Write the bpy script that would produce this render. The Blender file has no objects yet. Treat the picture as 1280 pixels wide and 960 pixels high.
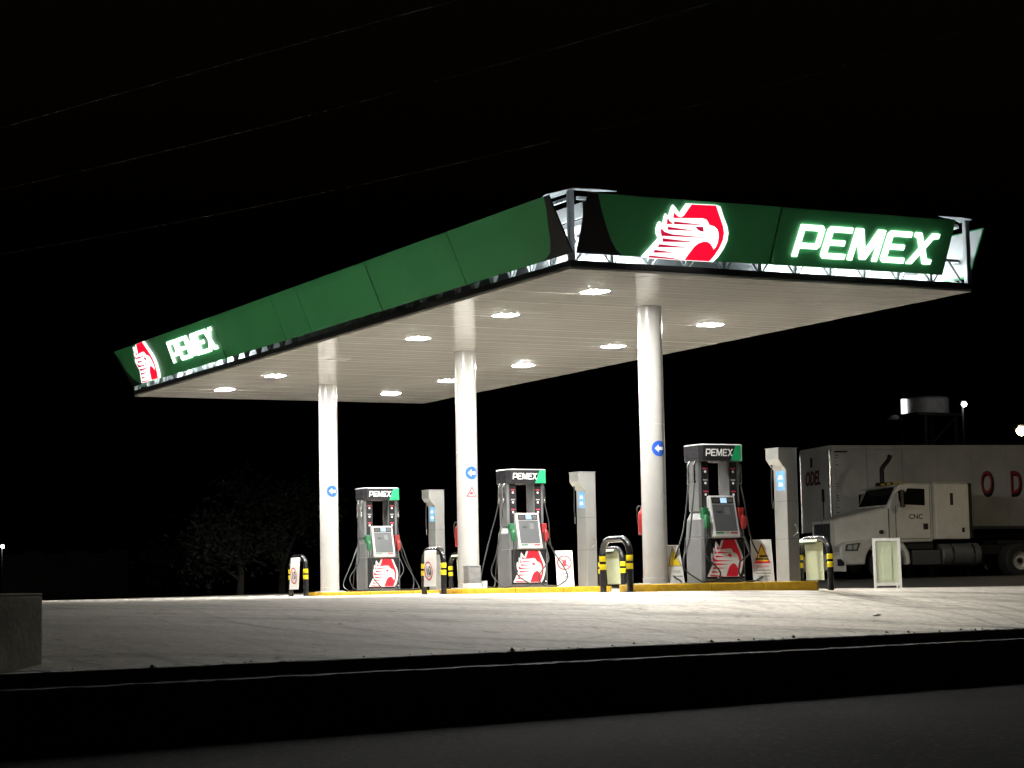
import bpy, bmesh, math, random
from mathutils import Vector, Matrix
random.seed(7)
S = bpy.context.scene
COL = S.collection

# ------------------------------------------------------------------ camera
CAM = Vector((-19.4403, -32.6024, -0.1135))
yaw, pitch, roll, FPX = 0.4742, 0.0951, -0.0196, 2743.136
fw = Vector((math.sin(yaw)*math.cos(pitch), math.cos(yaw)*math.cos(pitch), math.sin(pitch)))
rt0 = Vector((math.cos(yaw), -math.sin(yaw), 0)); up0 = rt0.cross(fw)
rt = rt0*math.cos(roll) + up0*math.sin(roll)
up = -rt0*math.sin(roll) + up0*math.cos(roll)
cd = bpy.data.cameras.new('camera'); cam = bpy.data.objects.new('camera', cd); COL.objects.link(cam)
cd.sensor_fit = 'HORIZONTAL'; cd.sensor_width = 36; cd.lens = 36*FPX/1280
cd.clip_start = 0.1; cd.clip_end = 4000
Mc = Matrix((rt, up, -fw)).transposed().to_4x4(); Mc.translation = CAM
cam.matrix_world = Mc
S.camera = cam
def at(px, py, D):                       # world point at distance D along a viewing direction (survey helper)
    return CAM + (fw + rt*((px-640)/FPX) + up*((480-py)/FPX))*D

# ------------------------------------------------------------------ world, moon, exposure
W = bpy.data.worlds.new('World'); S.world = W; W.use_nodes = True
wn = W.node_tree
sky = wn.nodes.new('ShaderNodeTexSky'); sky.sky_type = 'NISHITA'; sky.sun_disc = False
sky.sun_elevation = math.radians(-4); sky.sun_rotation = math.radians(200)
wn.links.new(sky.outputs[0], wn.nodes['Background'].inputs[0])
wn.nodes['Background'].inputs[1].default_value = 0.05
sd = bpy.data.lights.new('moon', 'SUN'); sd.energy = 0.004; sd.angle = math.radians(0.5); sd.color = (1, .95, .88)
moon = bpy.data.objects.new('moon', sd); COL.objects.link(moon); moon.rotation_euler = (math.radians(50), 0, math.radians(-20))
S.view_settings.view_transform = 'Standard'; S.view_settings.look = 'None'
S.view_settings.exposure = 0.72; S.view_settings.gamma = 1.0; S.view_settings.use_curve_mapping = False
S.render.engine = 'CYCLES'
S.cycles.use_denoising = True
S.cycles.max_bounces = 8; S.cycles.diffuse_bounces = 4; S.cycles.glossy_bounces = 4
S.cycles.sample_clamp_indirect = 6.0
S.cycles.light_sampling_threshold = 0.0005

LED_L, SIGN_L, TUBE_L = 800.0, 1.7, 60.0

# ------------------------------------------------------------------ materials
MATS = {}
def mat(name, col, rough=.5, metal=0, spec=.5, emit=None, estr=0, var=0, vscale=6, bump=0, bscale=40, coat=0, col2=None, rvar=0, trans=0, alpha=1):
    m = bpy.data.materials.new(name); m.use_nodes = True; nt = m.node_tree
    b = nt.nodes['Principled BSDF']
    b.inputs['Base Color'].default_value = (*col, 1); b.inputs['Roughness'].default_value = rough
    b.inputs['Metallic'].default_value = metal; b.inputs['Specular IOR Level'].default_value = spec
    b.inputs['Coat Weight'].default_value = coat; b.inputs['Transmission Weight'].default_value = trans
    if emit:
        b.inputs['Emission Color'].default_value = (*emit, 1); b.inputs['Emission Strength'].default_value = estr
    if var or bump or rvar:
        tc = nt.nodes.new('ShaderNodeTexCoord')
    if var or rvar:
        n = nt.nodes.new('ShaderNodeTexNoise'); n.inputs['Scale'].default_value = vscale; n.inputs['Detail'].default_value = 6; n.inputs['Roughness'].default_value = .62
        nt.links.new(tc.outputs['Object'], n.inputs['Vector'])
    if var:
        r = nt.nodes.new('ShaderNodeValToRGB'); r.color_ramp.elements[0].position = .32; r.color_ramp.elements[1].position = .68
        c2 = col2 or tuple(c*(1-var) for c in col)
        r.color_ramp.elements[0].color = (*c2, 1); r.color_ramp.elements[1].color = (*col, 1)
        nt.links.new(n.outputs['Fac'], r.inputs[0]); nt.links.new(r.outputs[0], b.inputs['Base Color'])
    if rvar:
        mr = nt.nodes.new('ShaderNodeMapRange'); mr.inputs[1].default_value = .3; mr.inputs[2].default_value = .7
        mr.inputs[3].default_value = max(.02, rough-rvar); mr.inputs[4].default_value = rough+rvar
        nt.links.new(n.outputs['Fac'], mr.inputs[0]); nt.links.new(mr.outputs[0], b.inputs['Roughness'])
    if bump:
        n2 = nt.nodes.new('ShaderNodeTexNoise'); n2.inputs['Scale'].default_value = bscale; n2.inputs['Detail'].default_value = 5
        nt.links.new(tc.outputs['Object'], n2.inputs['Vector'])
        bp = nt.nodes.new('ShaderNodeBump'); bp.inputs['Strength'].default_value = bump; bp.inputs['Distance'].default_value = .02
        nt.links.new(n2.outputs['Fac'], bp.inputs['Height']); nt.links.new(bp.outputs[0], b.inputs['Normal'])
    MATS[name] = m
    return m

M_ceil = mat('ceiling_enamel', (.90, .875, .82), .10, spec=.22, var=.05, vscale=.9, bump=.02, bscale=3, rvar=.03)
M_col = mat('column_paint', (.44, .432, .415), .24, var=.10, vscale=2.5, coat=.2)
M_trim = mat('dark_trim', (.035, .035, .038), .45, var=.3, vscale=3)
M_galv = mat('galvanised_steel', (.62, .64, .66), .42, metal=.25, var=.2, vscale=5)
M_steel_d = mat('truss_paint', (.10, .105, .11), .5, metal=.2, var=.3)
M_sheet = mat('roof_sheet', (.62, .65, .67), .4, metal=.35, var=.2, vscale=3)
M_green = mat('fascia_green', (.075, .43, .155), .38, var=.12, vscale=.8, bump=.02, bscale=2)
M_black = mat('fascia_black', (.016, .015, .017), .4, var=.2, vscale=1.5)
M_backw = mat('fascia_back', (.7, .72, .74), .5, var=.15, vscale=2)
M_letter = mat('letter_acrylic', (.85, .9, .86), .4, emit=(.86, 1, .90), estr=SIGN_L)
M_eaglew = mat('emblem_white', (.85, .85, .85), .4, emit=(1, .985, .97), estr=.95)
M_eagler = mat('emblem_red', (.7, .01, .03), .4, emit=(.98, .004, .035), estr=.6)
M_eagled = mat('emblem_dark_red', (.5, .01, .03), .4, emit=(.50, .006, .05), estr=.6)
M_led = mat('led_lens', (.9, .9, .9), .4, emit=(1, .975, .925), estr=LED_L)
M_ledoff = mat('led_lens_dark', (.55, .54, .5), .3)
M_fix = mat('fixture_white', (.78, .76, .7), .35)
M_tube = mat('tube_glass', (.9, .9, .9), .4, emit=(.93, 1, 1), estr=TUBE_L)
M_yellow = mat('kerb_yellow', (.62, .37, .012), .55, var=.35, vscale=7, bump=.15, bscale=60)
M_island = mat('island_concrete', (.42, .40, .36), .8, var=.25, vscale=5, bump=.2)
M_pipe = mat('bollard_black', (.012, .012, .014), .22, var=.2, coat=.3)
M_band = mat('bollard_yellow', (.78, .62, .01), .35, var=.12, vscale=20)
M_white = mat('white_print', (.82, .82, .80), .45)
M_board = mat('white_board', (.80, .79, .75), .5, var=.08, vscale=6)
M_boardb = mat('board_back', (.60, .66, .46), .5, var=.12, vscale=4)
M_red = mat('print_red', (.62, .012, .03), .4)
M_redink = mat('ink_red', (.45, .03, .05), .5)
M_ink = mat('ink_black', (.02, .02, .02), .5)
M_grey_ink = mat('ink_grey', (.30, .29, .28), .6)
M_orange = mat('ink_yellow', (.80, .55, .02), .5)
M_blue = mat('ink_blue', (.015, .10, .55), .4)
M_lblue = mat('label_blue', (.16, .42, .75), .4)
M_pblack = mat('pump_black', (.022, .022, .024), .25, var=.15, coat=.3)
M_pgrey = mat('pump_grey', (.16, .165, .17), .4, metal=.3, var=.2, vscale=4, rvar=.08)
M_pface = mat('pump_face', (.075, .08, .085), .35, var=.12)
M_plight = mat('pump_light_grey', (.50, .50, .49), .4, var=.1)
M_pgreen = mat('print_green', (.01, .32, .11), .4)
M_screen = mat('pump_screen', (.05, .08, .12), .2, emit=(.45, .70, 1), estr=.7)
M_nozg = mat('nozzle_green', (.008, .10, .036), .5)
M_nozr = mat('nozzle_red', (.22, .012, .012), .5)
M_rubber = mat('hose_rubber', (.018, .018, .018), .38)
M_chrome = mat('chrome', (.75, .75, .74), .16, metal=1, var=.1, rvar=.06, vscale=9)
M_inox = mat('stainless', (.46, .46, .44), .36, metal=.75, var=.06, vscale=3, rvar=.04, bump=.015, bscale=5)
M_truck = mat('truck_white', (.74, .73, .67), .38, var=.18, vscale=2.2, coat=.2)
M_trail = mat('trailer_white', (.70, .70, .66), .42, var=.22, vscale=1.2, rvar=.1)
M_tdark = mat('truck_dark', (.014, .014, .014), .6, var=.3)
M_glass = mat('dark_glass', (.006, .007, .008), .10, spec=.35)
M_tyre = mat('tyre', (.018, .018, .018), .8, bump=.3, bscale=60)
M_alu = mat('wheel_alloy', (.70, .69, .66), .4, metal=.2, var=.2, vscale=8)
M_lamp_lens = mat('headlight_lens', (.5, .5, .48), .12, spec=.8)
M_ext = mat('extinguisher_red', (.34, .02, .02), .35)
M_block = mat('wall_olive', (.76, .73, .58), .85, var=.35, vscale=3, bump=.3, bscale=18)
M_wood = mat('pole_wood', (.09, .07, .05), .85, var=.4, vscale=4)
M_cable = mat('cable', (.085, .085, .085), .6)
M_tank = mat('tank_paint', (.62, .62, .62), .5, var=.3, vscale=3)
M_leaf = mat('leaf', (.008, .011, .005), .8, var=.4, vscale=1.5)
M_bark = mat('bark', (.03, .024, .018), .9, var=.4, vscale=6, bump=.4)
M_farwall = mat('far_wall', (.05, .048, .043), .9, var=.4, vscale=.7)
M_bin = mat('bin_grey', (.20, .20, .20), .5, var=.35, vscale=9)
M_wlamp = mat('lamp_white', (.9, .9, .9), .4, emit=(1, .98, .95), estr=60)
M_tank_glow = mat('tank_glow', (.8, .8, .8), .4, emit=(.95, .98, 1), estr=.75, var=.3, vscale=4)
M_ylamp = mat('lamp_warm', (.9, .9, .9), .4, emit=(1, .80, .42), estr=9)

def ground_mat(name, cols, tracks=False, sparkle=False, rough=.85, spec=.3):
    m = bpy.data.materials.new(name); m.use_nodes = True; nt = m.node_tree; L = nt.links
    b = nt.nodes['Principled BSDF']; b.inputs['Roughness'].default_value = rough; b.inputs['Specular IOR Level'].default_value = spec
    tc = nt.nodes.new('ShaderNodeTexCoord')
    def noise(scale, detail=6, mapping=None, dist=0, ro=.6):
        n = nt.nodes.new('ShaderNodeTexNoise'); n.inputs['Scale'].default_value = scale; n.inputs['Detail'].default_value = detail
        n.inputs['Distortion'].default_value = dist; n.inputs['Roughness'].default_value = ro
        if mapping:
            mp = nt.nodes.new('ShaderNodeMapping'); mp.inputs['Rotation'].default_value = (0, 0, mapping[0]); mp.inputs['Scale'].default_value = mapping[1]
            L.new(tc.outputs['Object'], mp.inputs['Vector']); L.new(mp.outputs[0], n.inputs['Vector'])
        else: L.new(tc.outputs['Object'], n.inputs['Vector'])
        return n
    def ramp(n, a, ca, bpos, cb):
        r = nt.nodes.new('ShaderNodeValToRGB'); e = r.color_ramp.elements
        e[0].position = a; e[0].color = (*ca, 1); e[1].position = bpos; e[1].color = (*cb, 1)
        L.new(n.outputs['Fac'], r.inputs[0]); return r
    def mix(mode, f, a, c):
        x = nt.nodes.new('ShaderNodeMix'); x.data_type = 'RGBA'; x.blend_type = mode; x.inputs[0].default_value = f
        L.new(a, x.inputs[6]); L.new(c, x.inputs[7]); return x.outputs[2]
    big = ramp(noise(.16, 5), .3, cols[0], .7, cols[1])
    fine = ramp(noise(9, 8, ro=.7), .25, (.62,)*3, .7, (1.12,)*3)
    c = mix('MULTIPLY', 1, big.outputs[0], fine.outputs[0])
    hs = []
    if tracks:
        # tyre sweeps and drag marks: long stretched noise in three directions
        for ang, lo, hi, dark in ((-.45, .38, .54, .66), (.25, .36, .48, .68), (-1.1, .34, .45, .72)):
            n = noise(1.0, 5, (ang, (.10, 1.25, 1)), 1.4, .58)
            r = ramp(n, lo, (dark, dark, dark*.97), hi, (1, 1, 1))
            c = mix('MULTIPLY', .8, c, r.outputs[0]); hs.append(n)
        for rot_, cx_, sc_, lo_ in ((.3, 7, .42, .86), (-.5, -9, .33, .88), (.9, 3, .55, .90)):
            mp = nt.nodes.new('ShaderNodeMapping'); mp.inputs['Location'].default_value = (cx_, 5, 0); mp.inputs['Rotation'].default_value = (0, 0, rot_)
            L.new(tc.outputs['Object'], mp.inputs['Vector'])
            wv = nt.nodes.new('ShaderNodeTexWave'); wv.wave_type = 'RINGS'; wv.rings_direction = 'Z'; wv.inputs['Scale'].default_value = sc_; wv.inputs['Distortion'].default_value = 4.0; wv.inputs['Detail'].default_value = 6; wv.inputs['Detail Scale'].default_value = 1.3
            L.new(mp.outputs[0], wv.inputs['Vector'])
            rr = ramp(wv, lo_, (1, 1, 1), .98, (.62, .61, .59))
            mk = ramp(noise(.22, 3, (cx_, (1, 1, 1))), .47, (0, 0, 0), .66, (.7, .7, .7))
            x_ = nt.nodes.new('ShaderNodeMix'); x_.data_type = 'RGBA'; x_.blend_type = 'MULTIPLY'
            L.new(mk.outputs[0], x_.inputs[0]); L.new(c, x_.inputs[6]); L.new(rr.outputs[0], x_.inputs[7]); c = x_.outputs[2]
        bl = ramp(noise(.55, 4, None, 1.0), .28, (.55, .54, .52), .44, (1, 1, 1))
        c = mix('MULTIPLY', .85, c, bl.outputs[0])
        vor = nt.nodes.new('ShaderNodeTexNoise'); vor.inputs['Scale'].default_value = 2.3; vor.inputs['Detail'].default_value = 9; vor.inputs['Distortion'].default_value = 2.5
        L.new(tc.outputs['Object'], vor.inputs['Vector'])
        cr = ramp(vor, .30, (.42, .41, .40), .37, (1, 1, 1)); c = mix('MULTIPLY', .8, c, cr.outputs[0])
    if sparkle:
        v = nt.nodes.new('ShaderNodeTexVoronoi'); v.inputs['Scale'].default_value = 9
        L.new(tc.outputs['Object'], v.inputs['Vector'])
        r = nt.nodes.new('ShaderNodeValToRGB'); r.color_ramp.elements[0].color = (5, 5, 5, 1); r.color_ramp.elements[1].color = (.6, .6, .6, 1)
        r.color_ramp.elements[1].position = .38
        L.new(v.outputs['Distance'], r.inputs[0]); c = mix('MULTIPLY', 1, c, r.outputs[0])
    L.new(c, b.inputs['Base Color'])
    nb = noise(26 if not sparkle else 60, 8, ro=.72)
    bp = nt.nodes.new('ShaderNodeBump'); bp.inputs['Strength'].default_value = .5 if not sparkle else .9; bp.inputs['Distance'].default_value = .02
    L.new(nb.outputs['Fac'], bp.inputs['Height']); last = bp
    for h in hs[:2]:
        b2 = nt.nodes.new('ShaderNodeBump'); b2.inputs['Strength'].default_value = .35; b2.inputs['Distance'].default_value = .03
        L.new(h.outputs['Fac'], b2.inputs['Height']); L.new(last.outputs[0], b2.inputs['Normal']); last = b2
    L.new(last.outputs[0], b.inputs['Normal'])
    return m
M_conc = ground_mat('forecourt_concrete', ((.55, .515, .455), (.66, .625, .56)), tracks=True, rough=.8)
M_asph = ground_mat('yard_asphalt', ((.035, .034, .032), (.06, .058, .054)), rough=.85)
M_road = ground_mat('road_asphalt', ((.008, .008, .009), (.028, .028, .028)), sparkle=True, rough=.95, spec=.08)
M_soil = ground_mat('soil', ((.030, .026, .021), (.06, .052, .042)), rough=.95)
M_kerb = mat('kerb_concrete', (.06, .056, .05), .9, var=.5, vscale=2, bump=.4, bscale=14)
M_slab = mat('slab_concrete', (.46, .44, .38), .85, var=.2, vscale=4, bump=.2)

# ------------------------------------------------------------------ builders
def link(o, parent=None):
    COL.objects.link(o)
    if parent: o.parent = parent
    return o
def tag(o, label, cat, group=None):
    o['label'] = label; o['category'] = cat
    if group: o['group'] = group
    return o
def thing(name, label, cat, loc=(0, 0, 0), rotz=0, group=None, matrix=None):
    o = bpy.data.objects.new(name, None); COL.objects.link(o); o.empty_display_size = .2
    if matrix is not None: o.matrix_world = matrix
    else: o.location = loc; o.rotation_euler = (0, 0, rotz)
    return tag(o, label, cat, group)
class MB:
    def __init__(s): s.v = []; s.f = []
    def add(s, vs, fs):
        n = len(s.v); s.v += [tuple(v) for v in vs]; s.f += [tuple(i+n for i in f) for f in fs]; return s
    def box(s, x0, x1, y0, y1, z0, z1):
        return s.add([(x0,y0,z0),(x1,y0,z0),(x1,y1,z0),(x0,y1,z0),(x0,y0,z1),(x1,y0,z1),(x1,y1,z1),(x0,y1,z1)],
                     [(3,2,1,0),(4,5,6,7),(0,1,5,4),(1,2,6,5),(2,3,7,6),(3,0,4,7)])
    def loft(s, secs, cap=True):
        n = len(secs[0]); vs = [p for q in secs for p in q]; fs = []
        for i in range(len(secs)-1):
            for k in range(n):
                a = i*n+k; b = i*n+(k+1) % n; fs.append((a, b, b+n, a+n))
        if cap: fs.append(tuple(reversed(range(n)))); fs.append(tuple((len(secs)-1)*n+k for k in range(n)))
        return s.add(vs, fs)
    def prism(s, poly, fn, d0, d1):      # poly (a,b); fn(a,b,d) -> xyz
        return s.loft([[fn(a, b, d0) for a, b in poly], [fn(a, b, d1) for a, b in poly]])
    def beam(s, p, q, w, h=None):
        p = Vector(p); q = Vector(q); d = (q-p).normalized(); h = h or w
        a = d.cross(Vector((0, 0, 1)));  a = a.normalized() if a.length > .02 else Vector((1, 0, 0))
        b = a.cross(d).normalized()
        sec = lambda c: [c+a*w/2+b*h/2, c-a*w/2+b*h/2, c-a*w/2-b*h/2, c+a*w/2-b*h/2]
        return s.loft([sec(p), sec(q)])
    def tube(s, pts, r, n=10, cap=True):
        pts = [Vector(p) for p in pts]; secs = []; ref = None
        for i, p in enumerate(pts):
            d = (pts[min(i+1, len(pts)-1)]-pts[max(i-1, 0)]).normalized()
            if ref is None:
                ref = d.cross(Vector((0, 0, 1)));  ref = ref if ref.length > .05 else d.cross(Vector((1, 0, 0)))
            a = (ref-d*ref.dot(d)).normalized(); ref = a; b = d.cross(a)
            rr = r[i] if isinstance(r, (list, tuple)) else r
            secs.append([p+a*rr*math.cos(2*math.pi*k/n)+b*rr*math.sin(2*math.pi*k/n) for k in range(n)])
        return s.loft(secs, cap)
    def lathe(s, prof, n=24, fn=lambda r, z, a: (r*math.cos(a), r*math.sin(a), z), cap=True):
        secs = [[fn(r, z, 2*math.pi*k/n) for k in range(n)] for r, z in prof]
        return s.loft(secs, cap)
    def build(s, name, m, parent=None, smooth=False, bevel=0, kind=None, angle=40):
        me = bpy.data.meshes.new(name); me.from_pydata(s.v, [], s.f); me.materials.append(m)
        bm = bmesh.new(); bm.from_mesh(me); bmesh.ops.recalc_face_normals(bm, faces=bm.faces); bm.to_mesh(me); bm.free()
        if smooth:
            me.shade_smooth(); me.set_sharp_from_angle(angle=math.radians(angle))
        o = bpy.data.objects.new(name, me); link(o, parent)
        if bevel:
            md = o.modifiers.new('bevel', 'BEVEL'); md.width = bevel; md.segments = 2; md.limit_method = 'ANGLE'; md.angle_limit = math.radians(35)
        if kind: o['kind'] = kind
        return o
def inst(src, parent, loc=(0, 0, 0), rotz=0, name=None):
    o = bpy.data.objects.new(name or src.name.split('.')[0], src.data if hasattr(src, 'data') else src); link(o, parent)
    o.location = loc; o.rotation_euler = (0, 0, rotz); return o
def copy_tree(o, parent=None):
    c = o.copy(); COL.objects.link(c); c.parent = parent
    if parent: c.matrix_parent_inverse = Matrix()
    for ch in list(o.children): copy_tree(ch, c)
    return c
_sh = {}
def flat(polys, depth, key=None):        # filled 2-D outline(s) with holes -> thin solid mesh, z from 0 to depth
    if key and key in _sh: return _sh[key]
    cu = bpy.data.curves.new('outline', 'CURVE'); cu.dimensions = '2D'; cu.fill_mode = 'BOTH'; cu.extrude = depth/2
    for pl in polys:
        sp = cu.splines.new('POLY'); sp.points.add(len(pl)-1); sp.use_cyclic_u = True
        for q, (a, b) in zip(sp.points, pl): q.co = (a, b, 0, 1)
    ob = bpy.data.objects.new('outline', cu); me = bpy.data.meshes.new_from_object(ob)
    bpy.data.objects.remove(ob)
    me.transform(Matrix.Translation((0, 0, depth/2)))
    if key: _sh[key] = me
    return me
def text_mesh(body, size, depth=.002, shear=0, align='CENTER', bold=0):
    cu = bpy.data.curves.new('lettering', 'FONT'); cu.body = body; cu.size = size; cu.extrude = depth/2; cu.shear = shear
    cu.align_x = align; cu.align_y = 'CENTER'; cu.offset = bold; cu.resolution_u = 3
    ob = bpy.data.objects.new('lettering', cu); me = bpy.data.meshes.new_from_object(ob); bpy.data.objects.remove(ob)
    me.transform(Matrix.Translation((0, 0, depth/2))); return me
def put(name, me, m, parent, M=None, kind=None):
    me2 = me if (not me.materials or me.materials[0] == m) else me.copy()
    if not me2.materials: me2.materials.append(m)
    else: me2.materials[0] = m
    o = bpy.data.objects.new(name, me2); link(o, parent)
    if M is not None: o.matrix_local = M
    return o
def frame(o, e1, e2):
    e1 = Vector(e1).normalized(); e2 = Vector(e2).normalized(); n = e1.cross(e2)
    M = Matrix((e1, e2, n)).transposed().to_4x4(); M.translation = Vector(o); return M
def T(x, y, z=0, sx=1, sy=1): return Matrix.Translation((x, y, z)) @ Matrix.Diagonal((sx, sy, 1, 1))
def bar(w, h=.016): return flat([[(-w/2, -h/2), (w/2, -h/2), (w/2, h/2), (-w/2, h/2)]], .003)   # a line of print too small to read
def circle(r, n=28, cx=0, cy=0): return [(cx+r*math.cos(2*math.pi*k/n), cy+r*math.sin(2*math.pi*k/n)) for k in range(n)]
def smooth_path(pts, n=8):
    P = [Vector(p) for p in pts]; P = [P[0]*2-P[1]] + P + [P[-1]*2-P[-2]]; out = []
    for i in range(1, len(P)-2):
        for k in range(n):
            t = k/n; a, b, c, d = P[i-1:i+3]
            out.append(.5*((2*b)+(c-a)*t+(2*a-5*b+4*c-d)*t*t+(3*b-a-3*c+d)*t**3))
    return out+[P[-2]]
def sm(a, b, x): t = max(0, min(1, (x-a)/(b-a))); return t*t*(3-2*t)

# ------------------------------------------------------------------ terrain
U = Vector((.956, .292)); V = Vector((-.292, .956)); O2 = Vector((-7.4, -9.1))
def uv(x, y): d = Vector((x, y))-O2; return d.dot(U), d.dot(V)
def xy(u, v): p = O2+U*u+V*v; return p.x, p.y
def zg(u, v):
    v0 = .35+.95*sm(-5.6, -7.0, u)
    if v < 6: t = max(0, (v-v0)/(6-v0)); z = -.815+.685*(1-(1-t)**1.6)
    else: z = -.13+min(.003*(v-6), .06)
    z -= .10*sm(11, 22, u)*sm(4, 8, v)*(1-sm(10, 16, v))
    z += min(.0095*max(0, u-14), .26)*sm(8, 16, v)
    return z
def gz(x, y): return zg(*uv(x, y))
def sheet(name, m, us, vs, fz, keep=None, cut=None, kind='structure'):
    bm = bmesh.new(); g = []
    for u in us: g.append([bm.verts.new((*xy(u, v), 0)) for v in vs])
    for i in range(len(us)-1):
        for j in range(len(vs)-1): bm.faces.new((g[i][j], g[i+1][j], g[i+1][j+1], g[i][j+1]))
    for co, no in (cut or []):
        bmesh.ops.bisect_plane(bm, geom=bm.verts[:]+bm.edges[:]+bm.faces[:], plane_co=co, plane_no=no)
    if keep:
        bmesh.ops.delete(bm, geom=[f for f in bm.faces if not keep(f.calc_center_median())], context='FACES')
    for v in bm.verts: v.co.z = fz(*uv(v.co.x, v.co.y))
    bmesh.ops.recalc_face_normals(bm, faces=bm.faces)
    if bm.faces and sum(f.normal.z for f in bm.faces) < 0: bmesh.ops.reverse_faces(bm, faces=bm.faces)
    me = bpy.data.meshes.new(name); bm.to_mesh(me); bm.free(); me.materials.append(m); me.shade_smooth()
    o = link(bpy.data.objects.new(name, me)); o['kind'] = kind; return o
rng = lambda a, b, st: [a+st*i for i in range(int(round((b-a)/st))+1)]
cuts = [((6.5, 0, 0), (1, 0, 0)), ((*xy(0, 8.5), 0), (-.292, .956, 0))]
is_pad = lambda c: uv(c.x, c.y)[1] < 8.5 or c.x < 6.5
gu = rng(-60, 100, 1.0); gv = [.35, .6, .9]+rng(1.2, 12, .4)+rng(13, 34, 1.0)
sheet('forecourt', M_conc, gu, gv, zg, is_pad, cuts)
sheet('yard', M_asph, gu, gv+rng(36, 70, 2), lambda u, v: zg(u, v)-.012, lambda c: not is_pad(c), cuts)
fu = [-1500, -600, -250, -120]+rng(-60, 100, 4)+[140, 250, 600, 1500]
sheet('ground', M_soil, fu, [.5, 2, 4, 6, 8, 10, 13, 16, 20, 26, 34, 50, 80, 140, 300, 700, 2000], lambda u, v: zg(u, v)-.07-(.05 if v > 34 else 0))
sheet('road', M_road, [-1500, -300, -100, -50, 0, 50, 100, 300, 1500], [-60, -30, -10, 0], lambda u, v: -1.6)
sheet('ground', M_soil, [-1500, -100, 100, 1500], [-2000, -300, -60], lambda u, v: -1.61)
# roadside kerb: low retaining wall, ledge, upper kerb, made of cast lengths
kroot = None
us = rng(-60, 100, 4)
b = MB()
prof = [(0, -1.7), (0, -.966), (.33, -.955), (.335, -.822), (.36, -.812), (.6, -.80), (.6, -1.7)]
secs = []
chip = 0
for i in range(0, 1281):
    u = -60+i*.125; s_ = random.uniform(-.012, .012); chip = max(0, chip*.6+random.gauss(0, .006)) if random.random() > .03 else random.uniform(.01, .035)
    secs.append([Vector((*xy(u, v+s_*(1 if v < .34 else 0)), z+random.uniform(-.006, .006)*(z > -1.2)-(chip if -.83 < z < -.805 else 0))) for v, z in prof])
b.loft(secs)
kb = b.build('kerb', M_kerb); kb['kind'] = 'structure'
b = MB()
for k in range(120):                     # crumbs of soil and gravel lying along the kerb edge
    u = random.uniform(-14, 22); v = .37+abs(random.gauss(0, .05)); r = random.choice([.012, .012, .015, .02, .035])*random.uniform(.7, 1.3)
    x, y = xy(u, v); z = zg(u, v)
    vs = [(x+r*math.cos(a)*random.uniform(.7, 1.2), y+r*math.sin(a)*random.uniform(.7, 1.2), z-.004) for a in (0, 1.25, 2.5, 3.8, 5)]
    vs.append((x, y, z+r*random.uniform(.6, 1.0)))
    b.add(vs, [(i, (i+1) % 5, 5) for i in range(5)])
tag(b.build('gravel', M_kerb, kind='stuff'), 'dark crumbs of soil and gravel along the top of the roadside kerb', 'gravel')

# ------------------------------------------------------------------ canopy
H = 4.80
XL, XR, YN, YF = -3.44, 4.256, -3.474, 18.57
cano = thing('fuel_canopy', 'large flat canopy with green and black fascia and white ceiling on three white columns', 'canopy', (0, 0, 0))
# ceiling: narrow enamelled strips across the canopy
npan = 72; w = (YF-YN)/npan
b = MB(); b.box(XL, XR, .004, w-.004, 0, .04); b.add([(XL, 0, .018), (XR, 0, .018), (XR, w, .018), (XL, w, .018)], [(0, 1, 2, 3)])
strip = None
for i in range(npan):
    if strip is None: strip = b.build('ceiling_panel', M_ceil, cano, bevel=.006); o = strip
    else:
        o = inst(strip, cano); md = o.modifiers.new('bevel', 'BEVEL'); md.width = .006; md.segments = 2
    o.location = (0, YN+i*w, H+random.uniform(-.002, .002)); o.rotation_euler = (random.uniform(-.006, .006), random.uniform(-.0006, .0006), 0)
# perimeter trim channels
for nm, bx in (('trim', (XL-.01, XL+.06, YN+.06, YF-.06)), ('trim', (XR-.06, XR+.01, YN+.06, YF-.06)), ('trim', (XL-.01, XR+.01, YN-.01, YN+.06)), ('trim', (XL-.01, XR+.01, YF-.06, YF+.01))):
    MB().box(*bx, H+.048, H+.145).build(nm, M_trim, cano, bevel=.008)
# tray above the ceiling between fascia and parapet, roof, parapet sheet
MB().box(XL+.07, XR-.07, YN+.07, YF-.07, H+.06, H+.09).build('tray', M_sheet, cano)
def corrug(p, q, z0, z1, pitch=.1, amp=.02, horiz=True):
    b = MB(); p = Vector(p); q = Vector(q); d = (q-p).normalized(); n = d.cross(Vector((0, 0, 1)))
    k = int((z1-z0)/(pitch/2)); vs = []; fs = []
    for i in range(k+1):
        off = n*(amp*math.sin(i*math.pi/2*1.0)); z = z0+(z1-z0)*i/k
        vs += [p+off+Vector((0, 0, z)), q+off+Vector((0, 0, z))]
    fs = [(2*i, 2*i+1, 2*i+3, 2*i+2) for i in range(k)]
    return b.add(vs, fs)
I = .62
for p, q in (((XL+I, YN+I, 0), (XL+I, YF-I, 0)), ((XR-I, YN+I, 0), (XL+I, YN+I, 0)), ((XR-I, YF-I, 0), (XR-I, YN+I, 0)), ((XL+I, YF-I, 0), (XR-I, YF-I, 0))):
    corrug(p, q, H+.09, 5.74).build('parapet_sheet', M_sheet, cano)
    pa, qa = Vector(p), Vector(q); d = (qa-pa).normalized(); n = d.cross(Vector((0, 0, 1)))
    MB().box(min(pa.x, qa.x)-.03, max(pa.x, qa.x)+.03, min(pa.y, qa.y)-.03, max(pa.y, qa.y)+.03, 5.76, 5.99).build('flashing', M_galv, cano)
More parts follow.
